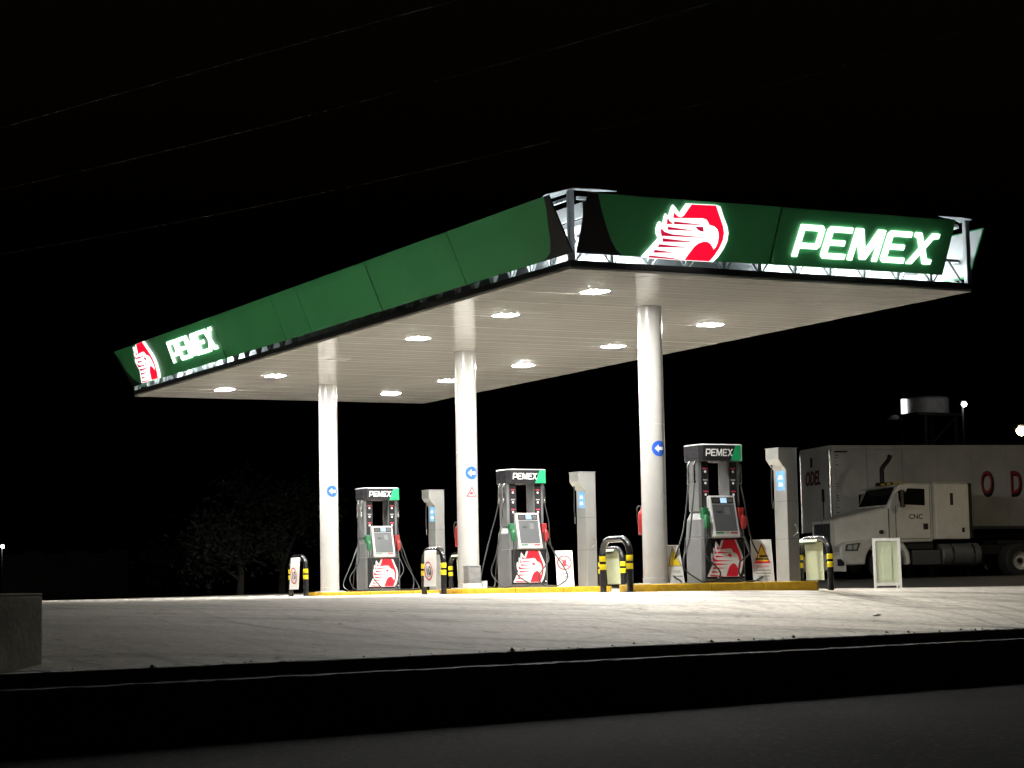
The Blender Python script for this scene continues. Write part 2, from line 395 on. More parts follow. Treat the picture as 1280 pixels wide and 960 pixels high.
# corrugated roof deck
b = MB(); vs = []; fs = []; nk = 150
for i in range(nk+1):
    x = XL+I+(XR-XL-2*I)*i/nk; z = 5.70+.018*(i % 2)
    vs += [(x, YN+I+.05, z), (x, YF-I-.05, z-.05)]
fs = [(2*i, 2*i+2, 2*i+3, 2*i+1) for i in range(nk)]
b.add(vs, fs).build('roof_deck', M_sheet, cano)
# fascia frame: corner posts, chords, zig-zag braces
for x in (XL+.035, XR-.035):
    for y in (YN+.035, YF-.035):
        MB().box(x-.045, x+.045, y-.045, y+.045, H+.145, 6.02).build('corner_post', M_galv, cano, bevel=.006)
def run(p, q, dense=.34):
    p = Vector(p); q = Vector(q); L = (q-p).length; d = (q-p)/L
    MB().beam(p+d*.09+Vector((0, 0, 5.93)), q-d*.09+Vector((0, 0, 5.93)), .05).build('top_chord', M_galv, cano)
    MB().beam(p+d*.09+Vector((0, 0, 5.33)), q-d*.09+Vector((0, 0, 5.33)), .04).build('mid_chord', M_galv, cano)
    n = int(L/dense); st = L/n; mesh = [None]*3
    def seg(a, c, wid, idx):
        MB().beam(a, c, wid, .022).build('brace', M_galv, cano)
    for i in range(n):
        a = p+d*(i*st+.05); c = p+d*((i+1)*st-.03)
        if i % 2: a, c = c, a
        seg(a+Vector((0, 0, H+.146)), c+Vector((0, 0, 5.305)), random.choice([.035, .05]), 0)
        if i and i % 2 == 0: MB().box(-.025, .025, -.02, .02, H+.146, 5.9).build('upright', M_galv, cano).location = (*(p+d*(i*st)).xy, 0)
ins = .09
run((XL+ins, YN+.09, 0), (XL+ins, YF-.09, 0)); run((XL+.09, YN+ins, 0), (XR-.09, YN+ins, 0)); run((XR-ins, YN+.09, 0), (XR-ins, YF-.09, 0), 1.1); run((XL+.09, YF-ins, 0), (XR-.09, YF-ins, 0), 1.1)
# corner cap plates
def plate(pts): MB().prism([(p[0], p[1]) for p in pts], lambda a, b_, d: (a, b_, d), 6.022, 6.034).build('cap_plate', M_backw, cano)
plate([(XL-.06, YN-.06), (XL+.42, YN-.02), (XL+.75, YN-.16), (XL+.42, YN-.22), (XL, YN-.16)])
plate([(XL-.06, YN-.03), (XL-.16, YN+.5), (XL+.05, YN+1.2), (XL+.10, YN+.4), (XL+.08, YN)])
plate([(XR+.05, YN-.06), (XR+.05, YN+.3), (XR-.2, YN+.1), (XR-.75, YN-.14), (XR-.3, YN-.17)])
# fascia panels (lean outwards); local frame: a along reading direction, b up the panel, d outward
FH = .95
def fascia_side(Mx, a0, a1, seams, black=None, back=False):
    pts = [a0]+seams+[a1]
    for i in range(len(pts)-1):
        lo, hi = pts[i]+.014, pts[i+1]-.014
        if black and i == 0 and 'start' in black:
            cv = black['start']; pe = [(lo, 0)]+[(cv[-1][0], 0)]
            bl = [(lo, 0)]+[(a, b_) for a, b_ in reversed(cv)]+[(lo, FH)]
            gr = [(a, b_) for a, b_ in cv]+[(hi, 0), (hi, FH)]
            gr = [(a, b_) for a, b_ in reversed(cv)]
            gr = [(cv[-1][0]+.004, 0), (hi, 0), (hi, FH)]+[(a+.004, b_) for a, b_ in cv]
            MB().prism(bl, lambda a, b_, d: Mx @ Vector((a, b_, d)), -.03, 0).build('fascia_panel', M_black, cano)
            MB().prism(gr, lambda a, b_, d: Mx @ Vector((a, b_, d)), -.03, 0).build('fascia_panel', M_green, cano)
        else:
            MB().prism([(lo, 0), (hi, 0), (hi, FH), (lo, FH)], lambda a, b_, d: Mx @ Vector((a, b_, d)), -.03, 0).build('fascia_panel', M_green, cano, bevel=.006)
        MB().prism([(lo+.03, .03), (hi-.03, .03), (hi-.03, FH-.03), (lo+.03, FH-.03)], lambda a, b_, d: Mx @ Vector((a, b_, d)), -.034, -.0315).build('panel_liner', M_backw, cano)
        if i: MB().prism([(pts[i]-.05, .01), (pts[i]+.05, .01), (pts[i]+.05, FH-.01), (pts[i]-.05, FH-.01)], lambda a, b_, d: Mx @ Vector((a, b_, d)), -.046, -.036).build('seam_light_stop', M_black, cano)  # strip added behind each seam to keep tube light from leaking through
        for a in (lo+.12, hi-.12):            # brackets to the frame
            MB().beam(Mx @ Vector((a, .25, -.036)), Mx @ Vector((a, .30, -.036)) + (Mx.to_3x3() @ Vector((0, 0, -1))).normalized()*.09, .04, .03).build('bracket', M_galv, cano)
MR = frame((0, -3.62, 5.03), (1, 0, 0), (0, -.40, .86))
ML = frame((-3.44-.02, 0, 5.04), (0, -1, 0), (-.37, 0, .88))
MRight = frame((XR+.02, 0, 5.04), (0, 1, 0), (.37, 0, .88))
MBack = frame((0, YF+.02, 5.04), (-1, 0, 0), (0, .37, .88))
fascia_side(MR, -3.425, 3.56, [.095], {'start': [(-3.24, FH), (-3.14, .72), (-3.02, .5), (-2.88, .26), (-2.74, .09), (-2.60, 0)]})
# left side reads from far to near: a = -y ; near end is black
far = [(-18.95, FH), (-18.60, .40), (-18.36, .18), (-18.15, .08), (-17.85, 0)]
pts_l = [-19.0, -11.95, -8.41, -7.04, -3.61, -.12, 3.52]
def lquad(poly, m, bev=0): return MB().prism(poly, lambda a, b_, d: ML @ Vector((a, b_, d)), -.03, 0).build('fascia_panel', m, cano)
lquad([(-18.62, 0), (-17.85, 0)]+list(reversed(far))[1:-1]+[(-18.98, FH-.02)], M_black)
lquad([(-17.845, 0), (-11.964, 0), (-11.964, FH)]+[(a+.005, b_) for a, b_ in far[:-1]], M_green)
nb = [(3.37, FH), (3.30, .75), (3.18, .53), (3.08, .30), (2.93, .10), (2.70, .02), (2.45, 0)]
for lo, hi in ((-11.936, -8.424), (-8.396, -7.054), (-7.026, -3.624), (-3.596, -.134)):
    MB().prism([(lo, 0), (hi, 0), (hi, FH), (lo, FH)], lambda a, b_, d: ML @ Vector((a, b_, d)), -.03, 0).build('fascia_panel', M_green, cano, bevel=.006)
lquad([(-.106, 0)]+[(a-.004, b_) for a, b_ in reversed(nb)]+[(-.106, FH)], M_green)
lquad(list(nb)+[(3.56, 0), (3.50, FH)], M_black)
for a0_ in pts_l[1:-1]: MB().prism([(a0_-.05, .01), (a0_+.05, .01), (a0_+.05, FH-.01), (a0_-.05, FH-.01)], lambda a, b_, d: ML @ Vector((a, b_, d)), -.046, -.036).build('seam_light_stop', M_black, cano)  # same added strips, blocking light at the long fascia's seams
for lo, hi in ((-17.7, -12.05), (-11.9, -8.5), (-8.3, -7.1), (-6.95, -3.7), (-3.5, -.2), (0, 3.3)):
    MB().prism([(lo, .03), (hi, .03), (hi, FH-.03), (lo, FH-.03)], lambda a, b_, d: ML @ Vector((a, b_, d)), -.034, -.0315).build('panel_liner', M_backw, cano)
    for a in (lo+.12, hi-.12):
        MB().beam(ML @ Vector((a, .25, -.036)), ML @ Vector((a, .30, -.036)) + (ML.to_3x3() @ Vector((0, 0, -1))).normalized()*.09, .04, .03).build('bracket', M_galv, cano)
fascia_side(MRight, -3.45, 18.5, [0.1, 3.6, 7.1, 10.6, 14.1])
fascia_side(MBack, -4.2, 3.4, [-.4])

# columns
CY = [0, 7.347, 14.694]
def on_col(me, ang, z, R=.2165):           # wrap a flat print round the column shaft
    bm = bmesh.new(); bm.from_mesh(me); bmesh.ops.triangulate(bm, faces=bm.faces)
    for _ in range(3):
        bmesh.ops.subdivide_edges(bm, edges=[e for e in bm.edges if e.calc_length() > .018], cuts=1); bmesh.ops.triangulate(bm, faces=bm.faces)
    bm.to_mesh(me); bm.free()
    for v in me.vertices:
        th = ang+v.co.x/R; r = R+v.co.z
        v.co = Vector((r*math.cos(th), r*math.sin(th), z+v.co.y))
    return me
def gridflat(w, h, n=10, m=6):
    me = bpy.data.meshes.new('print'); vs = [(-w/2+w*i/n, -h/2+h*j/m, .0) for i in range(n+1) for j in range(m+1)]
    fs = [(i*(m+1)+j, (i+1)*(m+1)+j, (i+1)*(m+1)+j+1, i*(m+1)+j+1) for i in range(n) for j in range(m)]
    me.from_pydata(vs, [], fs); return me
def disc(r, n=32, rings=3, z=0.001):
    vs = [(0, 0, z)]; fs = []
    for k in range(1, rings+1): vs += [(r*k/rings*math.cos(2*math.pi*i/n), r*k/rings*math.sin(2*math.pi*i/n), z) for i in range(n)]
    for i in range(n): fs.append((0, 1+i, 1+(i+1) % n))
    for k in range(rings-1):
        for i in range(n): a = 1+k*n+i; c = 1+k*n+(i+1) % n; fs.append((a, a+n, c+n, c))
    me = bpy.data.meshes.new('disc'); me.from_pydata(vs, [], fs); return me
arrow = [(-.085, 0), (-.01, .07), (-.01, .028), (.085, .028), (.085, -.028), (-.01, -.028), (-.01, -.07)]
for i, y in enumerate(CY):
    c = MB().lathe([(.215, 0), (.215, 1.6), (.215, 3.2), (.215, H+.02)], 48).build('column', M_col, cano, smooth=True); c.location = (0, y, 0)
    MB().lathe([(.222, 0), (.222, .10), (.2165, .105)], 48, cap=False).build('base_collar', M_col, c, smooth=True)
    MB().lathe([(.2152, 2.74), (.2165, 2.742), (.2165, 2.748), (.2152, 2.75)], 48, cap=False).build('seam', M_plight, c, smooth=True)
    MB().box(-.27, .27, -.27, .27, 0, .014).build('base_plate', M_galv, c, bevel=.004)
    me = on_col(disc(.135), -math.pi/2+.02, 2.32); put('sticker', me, M_blue, c)
    me = flat([arrow], .001); me.transform(Matrix.Translation((0, 0, .002))); put('arrow', on_col(me, -math.pi/2+.02, 2.32), M_white, c)
    if i == 1:
        tri = [(-.12, -.1), (.12, -.1), (0, .11)]; tin = [(-.085, -.08), (.085, -.08), (0, .072)]
        me = flat([tri, tin], .001); me.transform(Matrix.Translation((0, 0, .001))); put('sticker', on_col(me, -math.pi/2, 1.94), M_redink, c)
        for k, (tx, sz) in enumerate((('M', .07), ('X', .06))):
            pass
        put('sticker', on_col(gridflat(.06, .05), -math.pi/2-.05, 1.91, .2172), M_redink, c)
        for k in range(6):
            g = gridflat(random.uniform(.03, .09), .022, 4, 1); put('sticker', on_col(g, -math.pi/2+.05+random.uniform(-.1, .15), 1.72-k*.052, .2172), M_grey_ink, c)
    # hinged inspection plate low on the back and cable box
# wall boxes / extinguishers hung on columns
for i in (1, 2):
    y = CY[2-i] if False else (CY[1] if i == 1 else CY[0])
    e = thing('fire_extinguisher', 'red fire extinguisher behind the %s' % ('column with the red triangle sticker' if i == 1 else 'column beside the yellow triangle board'), 'extinguisher', (-.087, y+.268, .85))
    MB().lathe([(.005, 0), (.06, 0), (.07, .02), (.07, .34), (.055, .40), (.025, .43), (.02, .47)], 20).build('cylinder', M_ext, e, smooth=True)
    MB().tube(smooth_path([(0, 0, .46), (-.05, .02, .5), (-.09, .02, .42), (-.085, .01, .18)]), .01, 8).build('hose', M_rubber, e, smooth=True)
    MB().box(-.02, .05, -.015, .015, .47, .50).build('valve', M_ink, e, bevel=.004)
    MB().beam((.02, -.05, .3), (.035, -.12, .3), .03, .02).build('bracket', M_galv, e)

# ceiling lights
lp = MB().loft([[(-q, -q, z), (q, -q, z), (q, q, z), (-q, q, z)] for q, z in ((.168, .0), (.17, .002), (.17, .012))]); ring = MB()
for s_ in ((-.21, .21, -.21, -.172), (-.21, .21, .172, .21), (-.21, -.172, -.172, .172), (.172, .21, -.172, .172)): ring.box(*s_, .004, .02)
LIT = [(-1.85, -1.4), (-1.88, 1.81), (-1.89, 5.5), (-1.95, 12.99), (-1.95, 16.3), (2.43, 1.86), (2.46, 5.56), (2.41, 9.41), (2.28, 12.93), (2.30, 16.23)]
meL = meR = None
for k, (x, y) in enumerate(LIT+[(-1.92, 9.4), (2.44, -1.4)]):
    lit = k < 10
    lab = 'square recessed LED light shining in the white canopy ceiling' if lit else ('unlit square light fixture in the ceiling near the %s' % ('middle of the long green fascia' if k == 10 else 'lit white lettering of the short fascia'))
    t = thing('ceiling_light', lab, 'light', (x, y, H-.007), group='recessed lights in the canopy ceiling' if lit else None)
    if meL is None:
        o = lp.build('lens', M_led, t); meL = o.data; o2 = ring.build('frame', M_fix, t); meR = o2.data
    else:
        o = put('lens', meL, M_led if lit else M_ledoff, t); put('frame', meR, M_fix, t)

# ------------------------------------------------------------------ lit signs
GL = {'P': ([[(0, 0), (.19, 0), (.19, .27), (.90, .27), (1.0, .37), (1.0, .9), (.9, 1), (0, 1)], [(.19, .43), (.19, .83), (.82, .83), (.82, .43)]], 1.0),
      'E': ([[(.1, 0), (1.0, 0), (1.0, .165), (.22, .165), (.22, .42), (.84, .42), (.84, .58), (.22, .58), (.22, .835), (1.0, .835), (1.0, 1), (.1, 1), (0, .9), (0, .1)]], 1.0),
      'M': ([[(0, 0), (.19, 0), (.19, .64), (.50, .04), (.74, .04), (1.05, .64), (1.05, 0), (1.24, 0), (1.24, 1), (.94, 1), (.62, .34), (.30, 1), (0, 1)]], 1.24),
      'X': ([[(-.02, 0), (.20, 0), (.48, .36), (.70, .02), (1.02, .02), (1.02, .17), (.80, .19), (.60, .52), (.82, .83), (1.04, .85), (1.04, 1), (.74, 1), (.49, .66), (.26, 1), (0, 1), (0, .86), (.14, .84), (.36, .51)]], 1.04)}
def pemex(height, width, depth, shear=.11, gap=.15):
    """letters as separate meshes with origin at the lower left of the word"""
    tot = sum(GL[c][1] for c in 'PEMEX')+4*gap+shear; sx = width/tot; out = []; x = 0
    for c in 'PEMEX':
        pol = [[((x+a+shear*b_)*sx, b_*height) for a, b_ in pl] for pl in GL[c][0]]
        out.append(flat(pol, depth)); x += GL[c][1]+gap
    return out
sg = thing('illuminated_sign', 'glowing white PEMEX lettering on the short dark green fascia', 'sign', matrix=MR @ T(.47, .165, .004))
for me in pemex(.535, 2.80, .035): put('letter', me, M_letter, sg)
sg = thing('illuminated_sign', 'glowing white PEMEX lettering on the far end of the long green fascia', 'sign', matrix=ML @ T(-15.14, .245, .004))
for me in pemex(.51, 3.02, .035): put('letter', me, M_letter, sg)
LOGO = [
[(0.0, 0.008), (0.141, 0.198), (0.153, 0.223), (0.119, 0.268), (0.106, 0.325), (0.114, 0.383), (0.136, 0.403), (0.178, 0.367), (0.176, 0.396), (0.174, 0.453), (0.185, 0.492), (0.234, 0.452), (0.23, 0.504), (0.239, 0.562), (0.253, 0.591), (0.294, 0.556), (0.354, 0.502), (0.372, 0.542), (0.41, 0.611), (0.458, 0.614), (0.776, 0.621), (0.828, 0.611), (0.891, 0.508), (0.961, 0.406), (0.995, 0.33), (1.0, 0.243), (0.975, 0.154), (0.93, 0.064), (0.873, 0.0), (0.823, 0.002), (0.518, 0.0), (0.055, 0.002)],
[(0.064, 0.01), (0.118, 0.075), (0.166, 0.149), (0.196, 0.206), (0.182, 0.234), (0.165, 0.271), (0.154, 0.326), (0.177, 0.315), (0.204, 0.298), (0.22, 0.322), (0.214, 0.389), (0.208, 0.444), (0.242, 0.414), (0.28, 0.402), (0.281, 0.45), (0.271, 0.514), (0.322, 0.479), (0.368, 0.465), (0.401, 0.486), (0.468, 0.6135), (0.768, 0.6205), (0.842, 0.505), (0.907, 0.402), (0.938, 0.327), (0.941, 0.249), (0.918, 0.16), (0.873, 0.07), (0.827, 0.008), (0.517, 0.006)],
[(0.281, 0.453), (0.637, 0.472), (0.683, 0.462), (0.713, 0.434), (0.733, 0.406), (0.797, 0.394), (0.842, 0.365), (0.864, 0.332), (0.878, 0.284), (0.883, 0.226), (0.871, 0.172), (0.848, 0.142), (0.828, 0.17), (0.792, 0.205), (0.75, 0.222), (0.706, 0.222), (0.646, 0.198), (0.601, 0.157), (0.562, 0.092), (0.516, 0.008), (0.061, 0.01), (0.118, 0.075), (0.166, 0.149), (0.196, 0.206), (0.182, 0.234), (0.165, 0.271), (0.18, 0.301), (0.204, 0.298), (0.22, 0.322), (0.215, 0.381), (0.283, 0.391)]]
SLIV = [[(0.294, 0.415), (0.299, 0.392), (0.699, 0.402)], [(0.226, 0.353), (0.237, 0.327), (0.587, 0.334)], [(0.157, 0.324), (0.175, 0.262), (0.788, 0.271), (0.302, 0.281), (0.202, 0.297)], [(0.193, 0.225), (0.205, 0.196), (0.624, 0.21)], [(0.171, 0.159), (0.158, 0.134), (0.552, 0.146)], [(0.132, 0.095), (0.115, 0.071), (0.393, 0.082)], [(0.08, 0.031), (0.065, 0.013), (0.51, 0.01), (0.35, 0.022)], [(0.211, 0.44), (0.22, 0.397), (0.277, 0.393), (0.242, 0.413)], [(0.565, 0.372), (0.66, 0.375), (0.681, 0.335), (0.636, 0.338), (0.597, 0.349)]]
def emblem(parent, sx, sy, dep, mw, mr, ms, M0):
    sc = lambda pl: [(a*sx, b_*sy) for a, b_ in pl]
    put('emblem_outline', flat([sc(LOGO[0])], dep), mw, parent, M0)
    put('emblem_field', flat([sc(LOGO[1])], dep*.1), mr, parent, M0 @ T(0, 0, dep+.0005))
    put('eagle_head', flat([sc(LOGO[2])], dep*.1), mw, parent, M0 @ T(0, 0, dep*1.1+.001))
    for s_ in SLIV:
        cy_ = sum(q[1] for q in s_)/len(s_); s_ = [(q[0], cy_+(q[1]-cy_)*1.35) for q in s_]
        put('feather_gap', flat([sc(s_)], dep*.1), ms, parent, M0 @ T(0, 0, dep*1.2+.0015))
eg = thing('illuminated_emblem', 'glowing red and white eagle head emblem on the short dark green fascia', 'emblem', matrix=MR @ T(-2.283, -.005, .004))
emblem(eg, 1.473, 1.473, .04, M_eaglew, M_eagler, M_eagled, Matrix())
eg = thing('illuminated_emblem', 'glowing red and white eagle head emblem at the end of the long green fascia', 'emblem', matrix=ML @ T(-17.78, .02, .004))
emblem(eg, 1.52, 1.50, .04, M_eaglew, M_eagler, M_eagled, Matrix())
# tubes behind the signs, inside the fascia frame; last one added to brighten the corner
def tube_lamp(p, q, label):
    t = thing('tube_lamp', label, 'lamp', p); d = Vector(q)-Vector(p)
    MB().tube([(0, 0, 0), tuple(d)], .02, 10).build('tube', M_tube, t, smooth=True)
    for e in ((0, 0, 0), tuple(d)): MB().box(e[0]-.035, e[0]+.035, e[1]-.035, e[1]+.035, -.035, .035).build('holder', M_fix, t)
tube_lamp((.5, YN+.38, 5.24), (1.75, YN+.38, 5.24), 'fluorescent tube behind the first letters of the short fascia')
tube_lamp((1.9, YN+.38, 5.24), (3.3, YN+.38, 5.24), 'fluorescent tube behind the last letters of the short fascia')
tube_lamp((3.80, YN+.42, 5.26), (3.80, YN+1.9, 5.26), 'short fluorescent tube glowing in the open corner of the canopy')
tube_lamp((-2.75, YN+.40, 5.34), (-1.75, YN+.40, 5.34), 'short fluorescent tube glowing behind the eagle emblem of the short fascia')
tube_lamp((XL+.38, 12.3, 5.24), (XL+.38, 14.9, 5.24), 'fluorescent tube glowing behind the lettering of the long fascia')
tube_lamp((XL+.38, 16.2, 5.24), (XL+.38, 17.5, 5.24), 'fluorescent tube glowing behind the emblem of the long fascia')
tube_lamp((XL+.40, YN+.62, 5.34), (XL+.40, YN+1.9, 5.34), 'added hidden tube brightening the near corner behind the black end of the long fascia')  # extra tube added to brighten the open corner, unseen behind the panel

# ------------------------------------------------------------------ pump islands
IX0, IX1, IW = -.5, 3.08, .60
ZB = -.14
def island(i, y, label):
    t = thing('pump_island', label, 'pump island', (0, y, 0))
    MB().box(IX0+.16, IX1-.16, -IW+.15, IW-.15, ZB-.1, -.006).build('slab', M_island, t)
    n = 3; st = (IX1-IX0-.3)/n
    for k in range(n):
        for s_ in (-1, 1):
            x0 = IX0+.15+k*st+.004; ys = sorted((s_*IW, s_*(IW-.146)))
            MB().box(x0, x0+st-.008, ys[0], ys[1], ZB-.1, random.uniform(-.003, .001)).build('kerbstone', M_yellow, t, bevel=.02)
    for s_, xe in ((-1, IX0), (1, IX1)):      # rounded ends
        pl = []
        for k in range(9): a = -math.pi/2+math.pi*k/8; pl.append((xe+s_*(.16*math.cos(a)-.146), IW*math.sin(a)*(.98 if 0 < k < 8 else 1)))
        MB().prism(pl, lambda a, b_, d: (a, b_, d), ZB-.1, -.002).build('kerbstone', M_yellow, t, bevel=.015)
    return t
island(2, CY[0], 'yellow kerbed pump island carrying the warning triangle boards')
island(1, CY[1], 'yellow kerbed pump island between the two others')
island(0, CY[2], 'yellow kerbed pump island under the far lit end of the canopy')

# ------------------------------------------------------------------ pumps
def make_pump(label, jit=0):
    rj = random.Random(11+jit)
    t = thing('fuel_pump', label, 'fuel pump', (1.225, 0, 0), group='fuel pumps on the islands')
    b = MB()
    def sec(hx, hy, z, c=.04): return [(-hx, -hy+c, z), (-hx+c, -hy, z), (hx-c, -hy, z), (hx, -hy+c, z), (hx, hy-c, z), (hx-c, hy, z), (-hx+c, hy, z), (-hx, hy-c, z)]
    b.loft([sec(.445, .28, 0), sec(.45, .285, .78)]).build('cabinet', M_pgrey, t, bevel=.008)
    b = MB(); b.loft([sec(.447, .283, .786), sec(.43, .265, 1.1), sec(.36, .20, 1.28)]).build('upper_cabinet', M_pgrey, t, bevel=.008)
    for s_ in (-1, 1):
        MB().box(-.42 if s_ < 0 else .20, -.20 if s_ < 0 else .42, -.17, .17, 1.24, 2.12).build('upright', M_pgrey, t, bevel=.015)
        f = MB().box(-.36 if s_ < 0 else .215, -.215 if s_ < 0 else .36, -.182, -.17, 1.3, 2.10).build('price_strip', M_pblack, t)
        for k in range(3):
            put('product_label', flat([circle(.022, 14, 0, 0)], .003), M_white, f, frame((s_*.285, -.1825, 1.93-k*.2), (1, 0, 0), (0, 0, 1)))
            put('product_label', flat([[(-.045, -.012), (.045, -.012), (.045, .012), (-.045, .012)]], .003), M_redink if k != 1 else M_grey_ink, f, frame((s_*.285, -.1825, 1.985-k*.2), (1, 0, 0), (0, 0, 1)))
    for s_ in (-1, 1):                         # both faces
        yf = -s_
        fr = MB().box(-.40, .40, *(sorted((s_*.286, s_*.30))), .07, .77).build('front_panel', M_pblack, t, bevel=.006)
    # head
    hd = MB().loft([sec(.445, .29, 2.11, .07), sec(.455, .30, 2.2, .07), sec(.455, .30, 2.39, .07)]).build('head', M_pblack, t, bevel=.01)
    MB().loft([sec(.46, .305, 2.392, .07), sec(.44, .285, 2.405, .07)]).build('head_cap', M_plight, hd)
    put('head_panel', flat([[(.17, 0), (.382, 0), (.382, .265), (.28, .265)]], .003), M_pgreen, hd, frame((0, -.3045, 2.12), (1, 0, 0), (0, 0, 1)))
    MB().loft([[(.385, -.303, z), (.4585, -.2255, z), (.4585, -.06, z), (.455, -.06, z), (.455, -.228, z), (.385, -.298, z)] for z in (2.12, 2.385)]).build('head_corner', M_pgreen, hd)
    for me in pemex(.125, .56, .004): put('letter', me, M_white, hd, frame((-.34, -.3045, 2.195), (1, 0, 0), (0, 0, 1)))
    # emblem on the lower panel
    fr = [c for c in t.children if c.name.startswith('front_panel')][0]
    emblem(fr, .74, 1.04, .003, M_white, M_red, M_red, frame((-.37, -.3005, .10), (1, 0, 0), (0, 0, 1)))
    put('registered_mark', flat([circle(.016, 12)], .002), M_white, fr, frame((.375, -.3005, .12), (1, 0, 0), (0, 0, 1)))
    # display unit, leaning back
    Md = frame((0, -.40, .79), (1, 0, 0), (0, .16, .73))
    d = MB().prism([(-.27, 0), (.27, 0), (.265, .74), (-.265, .74)], lambda a, b_, e: Md @ Vector((a, b_, e)), -.20, 0).build('display_unit', M_plight, t, bevel=.015)
    def dp(name, x0, x1, z0, z1, m, e=.004): return put(name, flat([[(x0, z0), (x1, z0), (x1, z1), (x0, z1)]], e), m, d, Md @ T(0, 0, .0005))
    dp('keypad_panel', -.225, .225, .10, .58, M_pface); dp('header', -.225, .225, .59, .705, M_pblack)
    dp('screen', -.045, .085, .605, .695, M_screen, .006); dp('card_slot', -.20, -.07, .615, .685, M_ink, .006); dp('card_slot', .105, .205, .615, .685, M_pface, .006)
    dp('button_strip', -.22, -.06, .055, .085, M_nozg); dp('button_strip', -.04, .06, .055, .085, M_grey_ink); dp('button_strip', .08, .22, .055, .085, M_nozr)
    dp('keypad', .02, .12, .40, .52, M_pgrey, .008); dp('receipt_slot', -.15, -.04, .42, .46, M_ink, .006)
    # nozzles and hoses
    for s_, mn in ((-1, M_nozg), (1, M_nozr)):
        MB().box(s_*.365-.055, s_*.365+.055, -.30, -.18, 1.10, 1.30).build('nozzle_holster', mn, t, bevel=.012)
        x = s_*.375
        nz = MB().loft([[(x-.03, -.36, .93), (x+.03, -.36, .93), (x+.03, -.31, .93), (x-.03, -.31, .93)], [(x-.045, -.39, 1.02), (x+.045, -.39, 1.02), (x+.045, -.30, 1.02), (x-.045, -.30, 1.02)], [(x-.035, -.38, 1.13), (x+.035, -.38, 1.13), (x+.035, -.29, 1.13), (x-.035, -.29, 1.13)], [(x-.015, -.33, 1.18), (x+.015, -.33, 1.18), (x+.015, -.29, 1.18), (x-.015, -.29, 1.18)]]).build('nozzle', mn, t, smooth=True, bevel=.008)
        MB().tube(smooth_path([(x, -.31, 1.14), (x, -.27, 1.2), (x, -.22, 1.17)], 4), .013, 8).build('spout', M_chrome, nz, smooth=True)
        MB().tube([(x, -.34, .93), (x+s_*.0, -.35, .80)], .016, 8).build('swivel', M_chrome, nz, smooth=True)
        for q in (0, 1):
            y0 = -.12+q*.16; xo = s_*(.47+.02*q)
            MB().tube([(xo*.93, y0, 2.11), (xo, y0, 2.03), (xo, y0, 1.95)], .022, 10).build('outlet', M_chrome, t, smooth=True)
            MB().lathe([(.02, 1.72), (.032, 1.73), (.032, 1.78), (.024, 1.80), (.03, 1.87), (.022, 1.95)], 12).build('breakaway', M_chrome, t, smooth=True).location = (xo, y0, 0)
            if q == 0:
                path = [(xo, y0, 1.72), (s_*.52, -.16, 1.35), (s_*.66, -.22, .75), (s_*.80, -.30, .28), (s_*.68, -.40, .045), (s_*.45, -.50, .03), (s_*.20, -.52, .05), (s_*.24, -.47, .25), (s_*.36, -.40, .55), (x, -.35, .80)]
            else:
                path = [(xo, y0, 1.72), (s_*.54, .05, 1.2), (s_*.70, .0, .7), (s_*.92, -.05, .22), (s_*.85, -.15, .04), (s_*.6, .25, .03), (s_*.5, .36, .3), (s_*.4, .33, .8)]
            path = [path[0]]+[(a+rj.uniform(-.09, .09), b_+rj.uniform(-.07, .07), max(.03, c_+rj.uniform(-.08, .08)*(c_ > .1))) for a, b_, c_ in path[1:-1]]+[path[-1]]
            MB().tube(smooth_path(path, 7), .014, 8).build('hose', M_rubber, t, smooth=True)
    return t
p0 = make_pump('black and grey fuel pump with eagle emblem beside the warning triangle board')
for k, lab in ((1, 'black and grey fuel pump with eagle emblem beside the crossed phone board'), (2, 'black and grey fuel pump with eagle emblem on the island without any board')):
    c = make_pump(lab, k); c.location = (1.225, CY[k], 0)

# ------------------------------------------------------------------ air and water towers
def make_tower(label):
    t = thing('air_water_tower', label, 'service tower', (2.76, .03, 0), group='steel air and water towers on the islands')
    D = .20
    body = [(-.115, 0), (.115, 0), (.15, 2.34), (-.08, 2.34)]
    pr = [(-.12, 0), (.12, 0), (.12, 2.36), (-.28, 2.36), (-.28, 2.17), (-.19, 2.05), (-.12, 1.98)]
    b = MB().prism(pr, lambda a, b_, d: (a, d, b_), -D, D).build('body', M_inox, t, bevel=.008)
    MB().box(-.29, .13, -D-.01, D+.01, 2.362, 2.372).build('lid', M_inox, t)
    for z in (.75, 1.42): MB().box(-.1215, .1215, -D-.0015, D+.0015, z, z+.006).build('seam', M_pgrey, b)
    put('label', flat([[(-.13, -.17), (.13, -.17), (.13, .17), (-.13, .17)]], .002), M_lblue, t, frame((-.1215, -.02, 1.79), (0, -1, 0), (0, 0, 1)))
    for z in (-.07, .06): put('label_mark', flat([[(-.08, -.035), (.08, -.035), (.05, .035), (-.05, .035)]], .002), M_white, t, frame((-.1240, -.02, 1.79+z), (0, -1, 0), (0, 0, 1)))
    MB().tube(smooth_path([(-.2, .13, 2.06), (-.21, .14, 1.7), (-.205, .13, 1.42)], 5), .011, 8).build('hose', M_rubber, t, smooth=True)
    MB().tube([(-.205, .13, 1.44), (-.205, .13, 1.30)], [.018, .012], 8).build('hose_end', M_chrome, t, smooth=True)
    MB().lathe([(.001, 0), (.03, 0), (.03, .03), (.012, .04)], 12).build('gland', M_chrome, t, smooth=True).location = (-.2, .13, 2.05)
    MB().tube(smooth_path([(.02, -D-.004, 1.02), (.06, -D-.03, .95), (.07, -D-.02, .86), (-.02, -D-.012, .80)], 5), .008, 6).build('hook', M_chrome, t, smooth=True)
    return t
t0 = make_tower('stainless steel air and water tower in front of the parked trailer')
